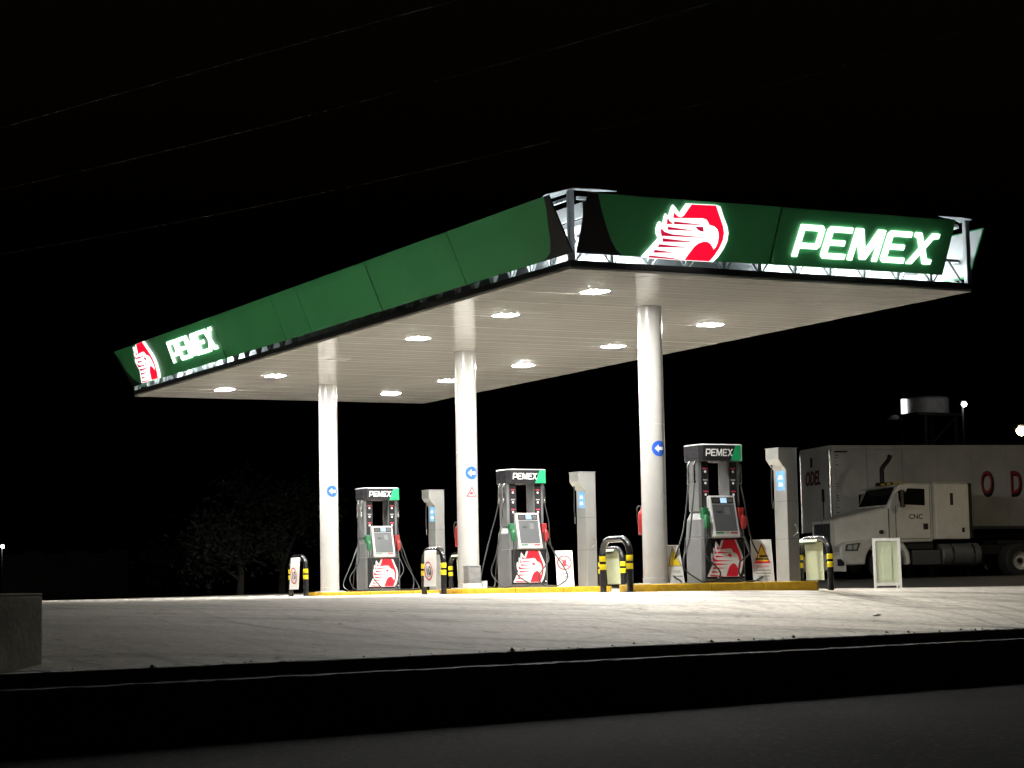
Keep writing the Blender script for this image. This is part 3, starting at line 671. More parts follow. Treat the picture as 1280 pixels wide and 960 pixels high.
for k, lab in ((1, 'stainless steel air and water tower beside the crossed phone board'), (2, 'stainless steel air and water tower rising behind a bollard with a speed sign')):
    c = copy_tree(t0); c.location = (2.76, CY[k]+.03, 0); c['label'] = lab

# ------------------------------------------------------------------ bollards and hanging signs
def make_bollard(label):
    t = thing('hoop_bollard', label, 'bollard', (0, 0, 0), group='black hoop bollards with yellow bands')
    R, hw, top = .055, .46, .90; pts = [(0, -hw, -.3)]
    for k in range(9): a = math.pi*k/8/2; pts.append((0, -hw+.26*(1-math.cos(a)), top-.26+.26*math.sin(a)))
    for k in range(9): a = math.pi/2*(1-k/8); pts.append((0, hw-.26*(1-math.cos(a)), top-.26+.26*math.sin(a)))
    pts.append((0, hw, -.3))
    MB().tube(pts, R, 18).build('hoop', M_pipe, t, smooth=True)
    for s_ in (-1, 1):
        for z in (.385, .525): MB().lathe([(R+.002, z), (R+.0035, z+.004), (R+.0035, z+.092), (R+.002, z+.096)], 20, cap=False).build('band', M_band, t, smooth=True).location = (0, s_*hw, 0)
        MB().lathe([(.056, 0), (.095, 0), (.095, .012), (.056, .014)], 20).build('foot_plate', M_pipe, t, smooth=True).location = (0, s_*hw, 0)
    return t
bspots = [(-.78, 0, 'bare black hoop bollard with yellow bands and no sign on it'), (3.32, 0, 'black hoop bollard with yellow bands behind the tower facing the parked truck'),
          (-.78, 1, 'black hoop bollard with a hung slow speed sign in front of the grey bin'), (3.32, 1, 'black hoop bollard with hung pale sheet seen through another bollard'),
          (-.78, 2, 'black hoop bollard with a hung speed sign in front of the farthest column'), (3.32, 2, 'black hoop bollard with hung pale sheet behind the grey bin')]
b0 = None
for x, k, lab in bspots:
    if b0 is None: b0 = make_bollard(lab); c = b0
    else: c = copy_tree(b0); c['label'] = lab
    c.location = (x, CY[k], gz(x, CY[k]))
def sheet_sign(x, k, label, front, yoff=0, tilt=0):
    z0 = gz(x, CY[k]); s_ = -1 if x < 0 else 1
    t = thing('hanging_sign', label, 'hanging sign', (x, CY[k]+yoff, z0))
    w = .28; prof = []
    for a in range(-3, 10): th = math.pi*a/9; prof.append((-s_*.066*math.cos(th), .845+.066*math.sin(th)))
    path = [(s_*.10, .14), (s_*.085, .45), (s_*.068, .78)]+list(reversed([(q[0], q[1]) for q in prof]))[0:]
    path = [(s_*.11, .16), (s_*.092, .45), (s_*.074, .74)]+[(s_*.066*math.cos(math.pi*a/8), .845+.066*math.sin(math.pi*a/8)) for a in range(0, 9)]+[(-s_*.066, .80)]
    secs = [[(a, -w+(tilt*(.84-b_)), b_), (a, w+(tilt*(.84-b_)), b_), (a+.004*(1 if i < 3 else 0)*-s_, w+(tilt*(.84-b_)), b_-(.004 if i > 2 else 0)), (a+.004*(1 if i < 3 else 0)*-s_, -w+(tilt*(.84-b_)), b_-(.004 if i > 2 else 0))] for i, (a, b_) in enumerate(path)]
    MB().loft(secs).build('sheet', M_board if s_ < 0 else M_boardb, t, smooth=True)
    if front:
        M = frame((-.104-.009, 0, .47), (0, -1, 0), (-.05, 0, .8))
        put('ring', flat([circle(.19), circle(.16)], .003), M_redink, t, M)
        put('number', text_mesh('10', .25, .003, bold=.004), M_ink, t, M)
        put('caption', bar(.26, .03), M_grey_ink, t, M @ T(0, -.235))
        put('caption', bar(.2, .02), M_grey_ink, t, M @ T(0, -.285))
sheet_sign(-.78, 1, 'white hanging sheet with a red ringed 10 on the bollard by the grey bin', True, .0, -.06)
sheet_sign(-.78, 2, 'white hanging sheet with a red ringed 10 on the bollard at the dark end', True)
sheet_sign(3.32, 0, 'pale greenish sheet hung over the bollard facing the parked truck', False, .13, .05)
sheet_sign(3.32, 1, 'pale greenish sheet hung over the bollard seen through another bollard', False, .1)
sheet_sign(3.32, 2, 'pale greenish sheet hung over the bollard behind the grey bin', False)

# ------------------------------------------------------------------ A-boards
def a_board(x, y, z, kind, label, w=.38, h=.74, rot=0):
    t = thing('sandwich_board', label, 'sandwich board', (x, y, z), rot)
    lean = .16
    M = frame((0, -.17, .004), (1, 0, 0), (0, lean, h))
    Mb = frame((0, .17, .004), (-1, 0, 0), (0, -lean, h))
    L = math.hypot(lean, h)
    if kind != 'empty':
        p = MB().prism([(-w/2, 0), (w/2, 0), (w/2, L), (-w/2, L)], lambda a, b_, d: M @ Vector((a, b_, d)), -.018, 0).build('front_panel', M_board, t, bevel=.006)
        MB().prism([(-.16, 0), (-.10, 0), (-.03, L-.03), (-.09, L-.03)], lambda a, b_, d: Mb @ Vector((a, b_, d)), -.018, 0).build('rear_strut', M_board, t, bevel=.004)
    else:
        fr = MB()
        for q in ((-w/2, -w/2+.05, 0, L), (w/2-.05, w/2, 0, L), (-w/2+.05, w/2-.05, L-.05, L), (-w/2+.05, w/2-.05, .06, .11)):
            fr.prism([(q[0], q[2]), (q[1], q[2]), (q[1], q[3]), (q[0], q[3])], lambda a, b_, d: M @ Vector((a, b_, d)), -.03, 0)
        fr.build('frame', M_board, t)
        MB().prism([(-w/2+.05, .11), (w/2-.05, .11), (w/2-.05, L-.05), (-w/2+.05, L-.05)], lambda a, b_, d: M @ Vector((a, b_, d)), -.028, -.02).build('backing', M_boardb, t)
        MB().prism([(-w/2+.16, .16), (w/2-.16, .16), (w/2-.16, L-.16), (-w/2+.16, L-.16)], lambda a, b_, d: M @ Vector((a, b_, d)), -.02, -.012).build('rib', M_boardb, t, bevel=.004)
        MB().beam(Mb @ Vector((-.2, 0, 0)), Mb @ Vector((-.1, L-.06, 0)), .03).build('rear_strut', M_board, t)
        return t
    A = lambda dx, dz: M @ T(dx, dz, .0008)
    P = [c for c in t.children if c.name.startswith('front_panel')][0]
    if kind == 'phone':
        c = (0, L*.66)
        put('ring', flat([circle(.155), circle(.128)], .003), M_redink, P, A(*c))
        put('pictogram', flat([[(-.04, -.08), (.04, -.08), (.04, .05), (.025, .085), (.012, .085), (.012, .055), (-.04, .055)]], .003), M_redink, P, A(*c))
        put('slash', flat([[(-.10, .085), (-.085, .10), (.10, -.085), (.085, -.10)]], .0045), M_redink, P, A(*c))
        put('caption', bar(.22, .025), M_grey_ink, P, A(0, L*.36)); put('caption', bar(.24, .025), M_grey_ink, P, A(0, L*.27)); put('caption', bar(.2, .018), M_grey_ink, P, A(0, L*.14))
    else:
        c = (0, L*.44)
        put('triangle', flat([[(-.145, 0), (.145, 0), (0, .36)]], .002), M_redink if kind == 'danger' else M_grey_ink, P, A(*c))
        put('triangle_field', flat([[(-.118, .014), (.118, .014), (0, .31)]], .0035), M_orange, P, A(*c))
        if kind == 'danger':
            put('pictogram', flat([[(-.05, .10), (.10, .10), (.10, .14), (-.05, .145)]], .005), M_ink, P, A(*c)); put('pictogram', flat([[(-.13, .06), (.10, .055), (.11, .085), (-.12, .09)]], .005), M_ink, P, A(*c))
            put('band', flat([[(-.145, -.002), (.145, -.002), (.132, .032), (-.132, .032)]], .0055), M_red, P, A(*c))
            put('caption', text_mesh('PELIGRO', .06, .003), M_redink, P, A(0, L*.36))
            for k in range(3): put('caption', bar((.26, .27, .2)[k], .018), M_grey_ink, P, A(0, L*(.27-.07*k)))
        else:
            put('caption', text_mesh('OSA', .075, .003), M_grey_ink, P, A(.02, L*.3)); put('caption', bar(.2, .02), M_grey_ink, P, A(.02, L*.18))
    return t
a_board(2.06, -.16, 0, 'danger', 'white sandwich board with an orange danger triangle between pump and steel tower', rot=math.radians(-18))
a_board(2.13, CY[1]-.1, 0, 'phone', 'white sandwich board with a crossed out phone beside the middle pump', w=.36, h=.74, rot=math.radians(-18))
a_board(.36, .05, 0, 'wet', 'white sandwich board with a plain yellow triangle tucked behind a white column', w=.30, h=.66)
a_board(4.93, .05, gz(4.93, .05), 'empty', 'empty white framed sandwich board standing alone near the parked truck', w=.50, h=.92, rot=math.radians(-32))

def ground_hit(px, py):
    D = 20.0
    while D < 90:
        q = at(px, py, D)
        if q.z <= gz(q.x, q.y) and uv(q.x, q.y)[1] > .4: break
        D += .05
    return q
lt = ground_hit(1096, 770); lz = gz(lt.x, lt.y)
b = MB(); rl = random.Random(3)
b.lathe([(.002, 0), (.035, .003), (.045, .014), (.03, .026), (.004, .03)], 9, lambda rr, z, a: (rr*math.cos(a)*(1.4+.5*rl.random()), rr*math.sin(a)*(.8+.5*rl.random()), z*(.7+.6*rl.random())))
o = b.build('litter', M_board); o.location = (lt.x, lt.y, lz); tag(o, 'small crumpled white scrap lying on the open concrete', 'litter')
# grey bin by the middle column
bn = thing('litter_bin', 'grey square litter bin with white foot at the base of a column', 'bin', (-.10, CY[1]-.36, 0))
MB().loft([[(-.14, -.12, z), (.14, -.12, z), (.14, .12, z), (-.14, .12, z)] for z in (.10, .43)]).build('body', M_bin, bn, bevel=.015)
MB().box(-.15, .15, -.13, .13, 0, .098).build('foot', M_board, bn, bevel=.01)
for z in (.14, .17): MB().box(-.143, .143, -.123, .123, z, z+.008).build('rib', M_pgrey, bn)
MB().box(-.148, .148, -.128, .128, .432, .452).build('lid', M_pgrey, bn, bevel=.008)
sb = thing('junction_box', 'small white box on the island beside the middle column', 'box', (.285, CY[1]-.12, 0))
MB().box(-.045, .045, -.05, .05, 0, .14).build('casing', M_board, sb, bevel=.008); MB().box(-.05, .05, -.055, .055, .141, .15).build('lid', M_plight, sb)

# ------------------------------------------------------------------ left block and slab
pc = at(53, 834, 22.75)
n_ang = math.radians(-45); nrm = Vector((math.cos(n_ang), math.sin(n_ang), 0)); side = Vector((nrm.y, -nrm.x, 0))*1.25; back = -nrm*.55
bl = thing('block_wall', 'olive plastered wall block standing by the kerb at the dark edge', 'wall', (pc.x, pc.y, 0))
P0 = [Vector((0, 0, 0)), back, back+side, side]
wl = MB().loft([[p+Vector((0, 0, z)) for p in P0] for z in (-1.0, -.045)]).build('wall', M_block, bl, bevel=.012)
MB().loft([[p*1.02-Vector((.01, .01, 0))*0+Vector((0, 0, z)) for p in P0] for z in (-.043, -.015)]).build('coping', M_block, bl, bevel=.006)

# ------------------------------------------------------------------ power cables
def quadfit(pxs):
    (x0, y0), (x1, y1), (x2, y2) = pxs
    def f(x):
        l0 = (x-x1)*(x-x2)/((x0-x1)*(x0-x2)); l1 = (x-x0)*(x-x2)/((x1-x0)*(x1-x2)); l2 = (x-x0)*(x-x1)/((x2-x0)*(x2-x1))
        return y0*l0+y1*l1+y2*l2
    return f
ends = [[], []]
for pxs, D, lab in ((((0, 237), (450, 127), (900, 0)), 27.0, 'middle one of three thin cables slung across the night sky'), (((0, 318), (640, 188), (1280, 18)), 26.0, 'lowest of three thin cables slung across the night sky'), (((0, 160), (280, 80), (560, 3)), 28.0, 'highest of three thin cables slung across the night sky')):
    f = quadfit(pxs); pts = [at(x, f(x), D) for x in range(-500, 1801, 100)]
    o = MB().tube(pts, .0055, 6).build('power_cable', M_cable, smooth=True); tag(o, lab, 'cable', 'cables over the road')
    ends[0].append(pts[0]); ends[1].append(pts[-1])
for e, lab in ((ends[0], 'wooden utility pole carrying the low ends of the cables'), (ends[1], 'wooden utility pole carrying the high ends of the cables')):
    c = sum(e, Vector())/3; top = max(q.z for q in e)+.3
    t = thing('utility_pole', lab, 'pole', (c.x, c.y, -1.7))
    MB().tube([(0, 0, 0), (0, 0, top+1.7)], [.15, .10], 14).build('shaft', M_wood, t, smooth=True)
    for q in e:
        d = q-Vector((c.x, c.y, -1.7)); MB().beam((0, 0, d.z), tuple(d), .08).build('arm', M_wood, t)

# ------------------------------------------------------------------ parked truck
vd = at(1130, 720, 1.0)-CAM; vd.z = 0; vd.normalize(); rd = Vector((vd.y, -vd.x, 0))
def heading(deg): a = math.radians(deg); return (-rd*math.cos(a)-vd*math.sin(a))
hf = heading(27); hl = Vector((0, 0, 1)).cross(hf)
pcn = at(1045, 722, 65); org = Vector((pcn.x, pcn.y, 0))-hl*.95; org.z = .075
tr = thing('parked_truck', 'dusty white long nosed truck tractor parked in front of the trailer', 'truck', matrix=frame(org, hf, hl))
def rsec(x, hw, z0, z1, r=.16, n=4):
    pts = [(x, -hw, z0), (x, hw, z0)]
    for k in range(n+1): a = math.pi/2*k/n; pts.append((x, hw-r+r*math.cos(a), z1-r+r*math.sin(a)))
    for k in range(n+1): a = math.pi/2+math.pi/2*k/n; pts.append((x, -hw+r+r*math.cos(a), z1-r+r*math.sin(a)))
    return pts
hood = MB().loft([rsec(-.10, .74, .80, 1.80), rsec(-.30, .80, .80, 1.87), rsec(-.9, .90, .85, 1.99), rsec(-1.45, .98, .95, 2.12), rsec(-1.78, 1.03, 1.05, 2.20)]).build('hood', M_truck, tr, smooth=True, angle=50)
for z, x, r in ((1.50, -.42, .055),):
    pass
g = MB(); 
for q in ((-.66, -.60, .72, 1.78), (.60, .66, .72, 1.78), (-.60, .60, 1.70, 1.78), (-.60, .60, .72, .79)): g.box(-.10, -.02, q[0], q[1], q[2], q[3])
gr = g.build('grille', M_truck, tr, bevel=.012)
MB().box(-.10, -.06, -.60, .60, .79, 1.70).build('grille_mesh', M_tdark, gr)
for k in range(11): MB().box(-.06, -.045, -.50+k*.1-.006, -.50+k*.1+.006, .79, 1.70).build('grille_bar', M_pgrey, gr)
MB().tube([(-.05, 0, 1.74), (-.05, 0, 1.80)], .03, 10).build('badge', M_chrome, gr)
for s_ in (-1, 1):
    pl = [(-.05, .80), (-.08, 1.02), (-.30, 1.14), (-.9, 1.20), (-1.7, 1.20), (-2.15, 1.08), (-2.32, .80), (-2.36, .45), (-2.22, .42)]
    pl += [(-1.55+.70*math.cos(a), .50+.66*math.sin(a)) for a in [math.radians(d) for d in range(8, 181, 15)][::-1]] if False else [(-1.55+.68*math.cos(math.radians(d)), .52+.62*math.sin(math.radians(d))) for d in range(175, -1, -12)]
    pl += [(-.86, .45), (-.30, .45), (-.10, .62)]
    fd = MB().prism(pl, lambda a, b_, d: (a, s_*d, b_), .70, 1.20).build('fender', M_truck, tr, bevel=.05, smooth=True)
    hlp = [(-.06, .84), (-.075, 1.0), (-.16, 1.06), (-.16, .84)]
    MB().prism([(.76, .84), (1.14, .84), (1.10, 1.0), (.80, 1.02)], lambda a, b_, d: (d-(a-.76)*.05, s_*a, b_), -.07, -.03).build('headlight', M_lamp_lens, tr, bevel=.01)
    bz = MB().prism([(-.20, .86), (-.24, 1.06), (-.72, 1.11), (-.62, .86)], lambda a, b_, d: (a, s_*d, b_), 1.19, 1.206).build('headlight_bezel', M_pface, tr, bevel=.004)
    MB().prism([(-.28, .91), (-.30, 1.03), (-.44, 1.045), (-.43, .91)], lambda a, b_, d: (a, s_*d, b_), 1.204, 1.218).build('headlight_lens', M_lamp_lens, bz, bevel=.004)
    MB().prism([(-.47, .91), (-.48, 1.045), (-.62, 1.06), (-.57, .91)], lambda a, b_, d: (a, s_*d, b_), 1.204, 1.218).build('headlight_lens', M_lamp_lens, bz, bevel=.004)
    MB().box(-.19, .02, *sorted((s_*1.12, s_*1.146)), .43, .63).build('fog_lamp_recess', M_tdark, tr)
    MB().box(-1.745, -1.725, *sorted((s_*.90, s_*1.068)), 1.15, 2.12).build('hood_gap', M_tdark, tr)
    for gx in (-1.965, -3.115): MB().box(gx-.008, gx+.008, *sorted((s_*1.05, s_*1.066)), 1.22, 2.2 if gx > -2 else 2.8).build('door_gap', M_tdark, tr)
    MB().box(-3.10, -1.98, *sorted((s_*1.05, s_*1.066)), 1.195, 1.212).build('door_gap', M_tdark, tr)
    # front wheel
def wheel(x, y, s_, dual=False, r=.51):
    wd = .28 if not dual else .58
    t = MB().lathe([(.29, -wd/2), (r-.05, -wd/2), (r, -wd/2+.05), (r, wd/2-.05), (r-.05, wd/2), (.29, wd/2)], 36, lambda rr, z, a: (rr*math.cos(a), z, rr*math.sin(a)), cap=False).build('wheel', M_tyre, tr, smooth=True, angle=30)
    t.location = (x, y, r)
    dz = wd/2-(.12 if dual else .03)
    MB().lathe([(.001, s_*(dz-.02 if dual else dz+.03)), (.10, s_*(dz-.02 if dual else dz+.03)), (.12, s_*(dz-.05)), (.19, s_*(dz-.05)), (.25, s_*dz), (.287, s_*(dz+.02)), (.287, s_*(dz-.08))], 30, lambda rr, z, a: (rr*math.cos(a), z, rr*math.sin(a))).build('rim', M_alu, t, smooth=True, angle=30)
    MB().lathe([(.001, s_*(dz+.07)), (.07, s_*(dz+.06)), (.085, s_*(dz-.05))], 18, lambda rr, z, a: (rr*math.cos(a), z, rr*math.sin(a))).build('hub', M_chrome if not dual else M_tdark, t, smooth=True)
for s_ in (-1, 1):
    wheel(-1.55, s_*1.02, s_)
    for xx in (-6.05, -7.40): wheel(xx, s_*.92, s_, True)
# bumper
bm_ = MB().loft([rsec(-.25, 1.14, .26, .76, .10), rsec(.10, 1.10, .28, .75, .10), rsec(.18, .95, .31, .73, .10)]).build('bumper', M_truck, tr, smooth=True, angle=50)
for s_ in (-1, 1): MB().prism([(.70, .43), (.98, .43), (.98, .62), (.70, .62)], lambda a, b_, d: (d-(a-.7)*.24, s_*a, b_), .14, .192).build('fog_lamp_recess', M_tdark, bm_)
MB().box(.16, .19, -.3, .3, .42, .6).build('number_plate', M_plight, bm_)
# cab
cp = [(-1.70, 1.10), (-1.70, 2.16), (-2.02, 2.74), (-2.12, 2.83), (-2.35, 2.88), (-3.20, 2.88), (-3.20, 1.10)]
cab = MB().prism(cp, lambda a, b_, d: (a, d, b_), -1.06, 1.06).build('cab', M_truck, tr, bevel=.06, smooth=True)
wn1 = Vector((.58, 0, .32)).normalized()
for y0, y1 in ((-.94, -.02), (.02, .94)):
    MB().prism([(y0, .06), (y1, .06), (y1*.97, .56), (y0*.97, .56)], lambda a, b_, d: (-1.71-.552*b_*1.0+wn1.x*d, a, 2.17+b_+wn1.z*d), -.02, .022).build('windshield', M_glass, cab)
MB().prism([(-1.02, 0), (1.02, 0), (.96, .26), (-.96, .26)], lambda a, b_, d: (-2.02+b_*.95, a, 2.79-b_*.12+d), 0, .025).build('sun_visor', M_truck, cab, bevel=.008)
for k in range(5): MB().box(-2.35, -2.25, -.8+.4*k-.05, -.8+.4*k+.05, 2.88, 2.93).build('roof_lamp', M_orange, cab, bevel=.012)
for s_ in (-1, 1):
    dr = MB().prism([(-1.98, 1.22), (-3.10, 1.22), (-3.10, 2.80), (-2.32, 2.80), (-1.98, 2.22)], lambda a, b_, d: (a, s_*d, b_), 1.058, 1.072).build('door', M_truck, cab, bevel=.004)
    MB().prism([(-2.06, 2.24), (-2.94, 2.20), (-2.94, 2.70), (-2.38, 2.72)], lambda a, b_, d: (a, s_*d, b_), 1.06, 1.079).build('window', M_glass, dr)
    MB().prism([(-2.86, 1.48), (-3.02, 1.48), (-3.02, 1.66), (-2.86, 1.66)], lambda a, b_, d: (a, s_*d, b_), 1.072, 1.092).build('handle', M_tdark, dr, bevel=.006)
    me = text_mesh('CNC', .21, .003, bold=.004)
    put('lettering', me, M_ink, dr, frame((-2.63, s_*1.0725, 1.86), (-s_, 0, 0), (0, 0, 1)))
    mr_ = MB().box(-2.10, -1.96, *sorted((s_*1.26, s_*1.42)), 2.12, 2.66).build('mirror', M_chrome, cab, bevel=.03)
    MB().box(-2.12, -2.10, *sorted((s_*1.27, s_*1.41)), 2.14, 2.64).build('mirror_glass', M_glass, mr_)
    for z in (2.2, 2.6): MB().beam((-2.06, s_*1.05, z), (-2.03, s_*1.30, z), .03).build('mirror_arm', M_tdark, mr_)
    MB().prism([(-2.30, 1.06), (-3.18, 1.06), (-3.18, .90), (-2.30, .90)], lambda a, b_, d: (a, s_*d, b_), .75, 1.04).build('step', M_tdark, tr)
for x, z, r, m in ((-.42, 1.52, .055, M_chrome), (-.46, 1.33, .03, M_tdark), (-1.50, 1.42, .06, M_tdark)):
    w_ = .60+(-x)*.26+.0
    MB().lathe([(.001, .02), (r, .02), (r, -.12)], 16, lambda rr, zz, a, x=x, z=z: (x+rr*math.cos(a), .585+(-x)*.255+zz+.085, z+rr*math.sin(a))).build('hood_latch', m, hood)
# sleeper
spd = MB().loft([[(-3.22, -1.20, 1.18), (-3.22, 1.20, 1.18), (-3.22, 1.20, 2.84), (-3.22, 1.06, 2.92), (-3.22, -1.06, 2.92), (-3.22, -1.20, 2.84)], [(-4.36, -1.20, 1.18), (-4.36, 1.20, 1.18), (-4.36, 1.20, 2.82), (-4.36, 1.06, 2.90), (-4.36, -1.06, 2.90), (-4.36, -1.20, 2.82)]]).build('sleeper', M_truck, tr, bevel=.035)
for s_ in (-1, 1):
    MB().box(-3.82, -3.72, *sorted((s_*1.198, s_*1.212)), 2.20, 2.56).build('vent', M_tdark, spd)
    tb = MB().box(-4.26, -3.56, *sorted((s_*1.198, s_*1.208)), 1.24, 1.66).build('locker_door', M_truck, spd, bevel=.004)
    MB().box(-4.17, -4.08, *sorted((s_*1.208, s_*1.222)), 1.38, 1.52).build('latch', M_tdark, tb)
    tk = MB().lathe([(.001, 0), (.30, .0), (.335, .03), (.335, 1.27), (.30, 1.30), (.001, 1.30)], 28, lambda rr, z, a: (-3.45-z, s_*.86+rr*math.cos(a), .72+rr*math.sin(a))).build('fuel_tank', M_pgrey, tr, smooth=True)
    for z in (.3, 1.0): MB().lathe([(.338, z), (.345, z+.005), (.345, z+.065), (.338, z+.07)], 28, lambda rr, zz, a: (-3.45-zz, s_*.86+rr*math.cos(a), .72+rr*math.sin(a)), cap=False).build('tank_strap', M_chrome, tk, smooth=True)
    MB().box(-3.40, -2.45, *sorted((s_*.60, s_*1.10)), .42, .86).build('battery_box', M_pface, tr, bevel=.03)
    MB().box(-8.2, -1.2, *sorted((s_*.36, s_*.46)), .72, 1.00).build('frame_rail', M_tdark, tr)
MB().box(-3.3, -1.6, -.6, .6, .45, 1.08).build('engine', M_tdark, tr)
MB().box(-6.9, -5.7, -.5, .5, 1.0, 1.14).build('fifth_wheel', M_tdark, tr, bevel=.03)
for xx in (-1.55, -6.05, -7.40): MB().tube([(xx, -.9, .51), (xx, .9, .51)], .07, 10).build('axle', M_tdark, tr)
MB().box(-4.48, -4.38, -1.15, 1.15, 1.2, 2.86).build('rear_fairing', M_tdark, tr)
sn = MB().tube(smooth_path([(-2.40, -.62, 2.87), (-2.40, -.62, 3.22), (-2.42, -.62, 3.42), (-2.64, -.62, 3.68), (-2.70, -.62, 3.82)], 5), [.07]*99, 12).build('exhaust_stack', M_tdark, tr, smooth=True)
MB().box(-2.80, -2.25, -.78, -.46, 2.885, 2.98).build('stack_base', M_tdark, sn, bevel=.02)

# ------------------------------------------------------------------ trailer
tf = heading(25); tl = Vector((0, 0, 1)).cross(tf)           # tf points to the visible end
pt = at(1043, 700, 69); orgt = Vector((pt.x, pt.y, .12))-tl*1.25
te = thing('box_trailer', 'long dull white box trailer with lettering parked behind the truck', 'trailer', matrix=frame(orgt, tf, tl))
TZ0, TZ1, TL = 1.52, 4.22, 14.6
MB().box(-TL, 0, -1.22, 1.22, TZ0+.02, TZ1-.03).build('box', M_trail, te)
n = 12; st = TL/n
for k in range(n):
    for s_ in (-1, 1):
        MB().box(-k*st-st+.006, -k*st-.006, *sorted((s_*1.222, s_*1.25)), TZ0+.10, TZ1-.14).build('side_panel', M_trail, te, bevel=.006)
for s_ in (-1, 1):
    MB().box(-TL, .0, *sorted((s_*1.222, s_*1.262)), TZ1-.135, TZ1+.005).build('top_rail', M_trail, te, bevel=.01)
    MB().box(-TL, .0, *sorted((s_*1.222, s_*1.262)), TZ0, TZ0+.095).build('bottom_rail', M_pgrey, te, bevel=.01)
MB().box(-TL-.02, .02, -1.218, 1.218, TZ1-.028, TZ1+.01).build('roof', M_trail, te)
ew = MB().box(.004, .03, -1.16, 1.16, TZ0+.02, TZ1-.16).build('end_wall', M_trail, te, bevel=.006)
MB().box(.004, .05, -1.2, 1.2, TZ1-.155, TZ1-.03).build('end_rail', M_trail, te, bevel=.01)
for s_ in (-1, 1): MB().tube([(.03, s_*1.20, TZ0), (.03, s_*1.20, TZ1-.16)], .055, 12).build('corner_post', M_chrome, te, smooth=True)
MB().tube([(.04, .62, TZ0+.35), (.04, .62, TZ0+1.35)], .02, 8).build('door_bar', M_tdark, ew); MB().box(.03, .06, .55, .70, TZ0+.95, TZ0+1.35).build('bar_handle', M_tdark, ew)
MB().box(.03, .05, -.34, -.20, 3.62, 3.92).build('marker_plate', M_tdark, ew)
put('lettering', text_mesh('ODEL', .62, .004, shear=.25, bold=.012), M_ink, ew, frame((.031, -.22, 3.23), (0, 1, 0), (0, 0, 1)) @ T(0, 0, 0, .78, 1))
put('lettering_shadow', text_mesh('ODEL', .62, .002, shear=.25, bold=.018), M_redink, ew, frame((.0303, -.25, 3.24), (0, 1, 0), (0, 0, 1)) @ T(0, 0, 0, .78, 1))
for k in range(30):                                           # rivets and reflectors by the corner
    MB().box(-.16-random.choice([0, .07]), -.13, 1.25, 1.258, TZ1-.25-k*.075, TZ1-.225-k*.075).build('rivet', M_chrome if k % 3 == 0 else M_tdark, te)
MB().box(-.55, -.12, 1.25, 1.27, TZ1-.22, TZ1-.17).build('gutter_lamp', M_tdark, te)
for k, ch in enumerate('OD'):
    put('lettering', text_mesh(ch, 1.15, .004, bold=.03), M_ink, te, frame((-5.40-1.02*k, 1.2505, 2.92), (-1, 0, 0), (0, 0, 1)) @ T(0, 0, 0, .52, 1))
    put('lettering_fill', text_mesh(ch, 1.15, .005, bold=.0), M_redink, te, frame((-5.36-1.02*k, 1.2507, 2.98), (-1, 0, 0), (0, 0, 1)) @ T(0, 0, 0, .48, .92))
for s_ in (-1, 1):
    MB().box(-TL, -.3, *sorted((s_*.45, s_*.55)), TZ0-.24, TZ0-.002).build('chassis_rail', M_tdark, te)
    MB().box(-3.6, -3.42, *sorted((s_*.72, s_*.88)), .06, TZ0-.004).build('landing_leg', M_tdark, te); MB().box(-3.7, -3.32, *sorted((s_*.65, s_*.95)), .0, .06).build('landing_foot', M_tdark, te)
for xx in (-12.0, -13.3):
    for s_ in (-1, 1):
        o = MB().lathe([(.29, -.28), (.46, -.28), (.51, -.23), (.51, .23), (.46, .28), (.29, .28)], 30, lambda rr, z, a: (rr*math.cos(a), z, rr*math.sin(a)), cap=True).build('wheel', M_tyre, te, smooth=True, angle=30); o.location = (xx, s_*.93, .51)
    MB().tube([(xx, -.9, .51), (xx, .9, .51)], .08, 10).build('axle', M_tdark, te)
    MB().box(xx-.15, xx+.15, -.6, .6, .55, TZ0-.24).build('suspension', M_tdark, te)

# ------------------------------------------------------------------ lamps and tank behind the yard
def lamp_post(px, py, D, label, m, r, watt, colr, arm=0):
    p = at(px, py, D); g = gz(p.x, p.y)-.1
    t = thing('lamp_post', label, 'lamp post', (p.x, p.y, g))
    h = p.z-g
    ax = rd*arm
    MB().tube([(ax.x, ax.y+.12, 0), (ax.x, ax.y+.12, h+.1)], [.09, .05], 10).build('post', M_tdark, t, smooth=True)
    if arm: MB().beam((ax.x, ax.y+.12, h+.1), (0, .12, h+.1), .05).build('arm', M_tdark, t)
    MB().box(-.14, .14, -.02, .18, h+.06, h+.16).build('lamp_head', M_tdark, t, bevel=.02)
    MB().lathe([(.001, -r), (r*.7, -r*.7), (r, 0), (r*.7, r*.6), (.001, r*.62)], 16).build('lamp_glass', m, t, smooth=True).location = (0, 0, h)
    ld = bpy.data.lights.new('lamp_light', 'POINT'); ld.energy = watt; ld.color = colr; ld.shadow_soft_size = r
    lo = bpy.data.objects.new('lamp_light', ld); link(lo, t); lo.location = (0, -r-.05, h-.02)
    return t
lamp_post(1205, 505, 100, 'tall lamp post with a small white lamp beside the pale tank', M_wlamp, .12, 10, (1, .98, .95))
lamp_post(1277, 538, 62, 'lamp post with a warm glowing lamp on an arm beside the trailer', M_ylamp, .16, 130, (1, .84, .58), 1.9)
lamp_post(3, 683, 160, 'far lamp post with a tiny white lamp in the dark', M_wlamp, .14, 40, (1, 1, 1))
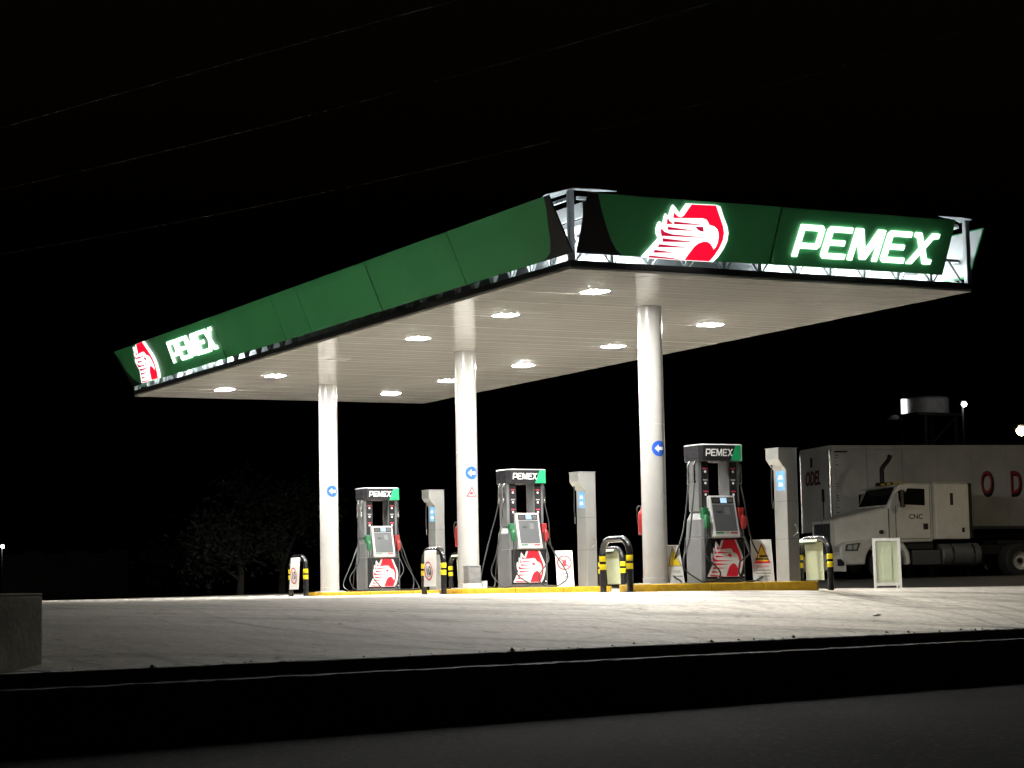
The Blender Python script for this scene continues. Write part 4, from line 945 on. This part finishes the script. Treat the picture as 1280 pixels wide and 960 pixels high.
# elevated tank with lamp shade and glowing box
p = at(1160, 518, 104); g = gz(p.x, p.y)-.1; h = p.z-g
tk = thing('water_tank', 'pale round tank on a dark tower with a lamp shade and a glowing box on its side', 'tank', (p.x, p.y, g))
MB().lathe([(.001, h), (.98, h), (1.0, h+.03), (1.0, h+.72), (.9, h+.80), (.001, h+.84)], 32).build('shell', M_tank, tk, smooth=True)
MB().box(-1.4, 1.1, -1.1, 1.1, h-.14, h-.003).build('platform', M_tdark, tk)
for x in (-.9, .9):
    for y in (-.9, .9): MB().box(x-.07, x+.07, y-.07, y+.07, 0, h-.14).build('leg', M_tdark, tk)
for k in range(4): 
    z = h*(k+.5)/4; MB().beam((-.9, -.9, z-.8), (.9, -.9, z+.8), .06).build('brace', M_tdark, tk)
tl0 = Vector((rd.x*-1.55, rd.y*-1.55, 0))-vd*.35
MB().beam((tl0.x*.5, tl0.y*.5, h-.07), (tl0.x, tl0.y, h-.07), .08).build('lamp_arm', M_tank, tk)
MB().lathe([(.42, -.10), (.30, .05), (.06, .14), (.001, .15)], 20).build('lamp_shade', M_tank, tk, smooth=True).location = (tl0.x, tl0.y, h-.14)
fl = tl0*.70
MB().box(-.16, .16, -.10, .10, h+.02, h+.76).build('glow_box', M_tank_glow, tk, bevel=.05).location = (fl.x, fl.y, 0)  # emissive box gives the tank its bright left end

# ------------------------------------------------------------------ dark surroundings
def bush(p, hgt, rad, label, nleaf=1500):
    t = thing('tree', label, 'tree', (p[0], p[1], gz(p[0], p[1])-.1))
    b = MB(); b.tube([(0, 0, 0), (.05, 0, hgt*.3), (-.05, .05, hgt*.6)], [.13, .09, .04], 8)
    tips = []
    for k in range(7):
        a = random.uniform(0, 6.28); z = hgt*random.uniform(.2, .45); e = Vector((math.cos(a)*rad*random.uniform(.4, .8), math.sin(a)*rad*random.uniform(.4, .8), hgt*random.uniform(.5, .9)))
        b.tube([(0, 0, z), tuple(e*.5+Vector((0, 0, z*.6))), tuple(e)], [.05, .035, .012], 6); tips.append(e)
    b.build('trunk', M_bark, t, smooth=True)
    c = MB()
    cl = [e+Vector((random.gauss(0, .3), random.gauss(0, .3), random.gauss(0, .3)))*rad*.5 for e in tips for _ in range(3)]
    for k in range(nleaf):
        o = random.choice(cl); q = o+Vector((random.gauss(0, 1), random.gauss(0, 1), random.gauss(0, .8)))*rad*.22
        d = Vector((random.gauss(0, 1), random.gauss(0, 1), random.gauss(0, 1))).normalized()*.11; n = d.orthogonal().normalized()*.05
        c.add([q-d, q+n, q+d, q-n], [(0, 1, 2, 3)])
    c.build('crown', M_leaf, t)
for px, D, hgt, rad, lab in ((300, 66, 2.4, 1.5, 'low dark bush beyond the concrete to one side of the canopy'), (352, 70, 3.6, 1.8, 'taller dark bush standing next to the first column'), (230, 78, 1.6, 1.6, 'short spreading dark bush at the edge of the soil')):
    p = at(px, 740, D); bush((p.x, p.y), hgt, rad, lab)
p = at(80, 745, 95)
fwl = thing('far_wall', 'low dark masonry wall far beyond the concrete forecourt', 'wall', (p.x, p.y, gz(p.x, p.y)-.15), math.atan2(rt.y, rt.x))
for k in range(6): MB().box(-2.6+k*.9, -2.6+k*.9+.88, -.1, .1, 0, 2.0+.15*(k % 2)).build('wall_panel', M_farwall, fwl)
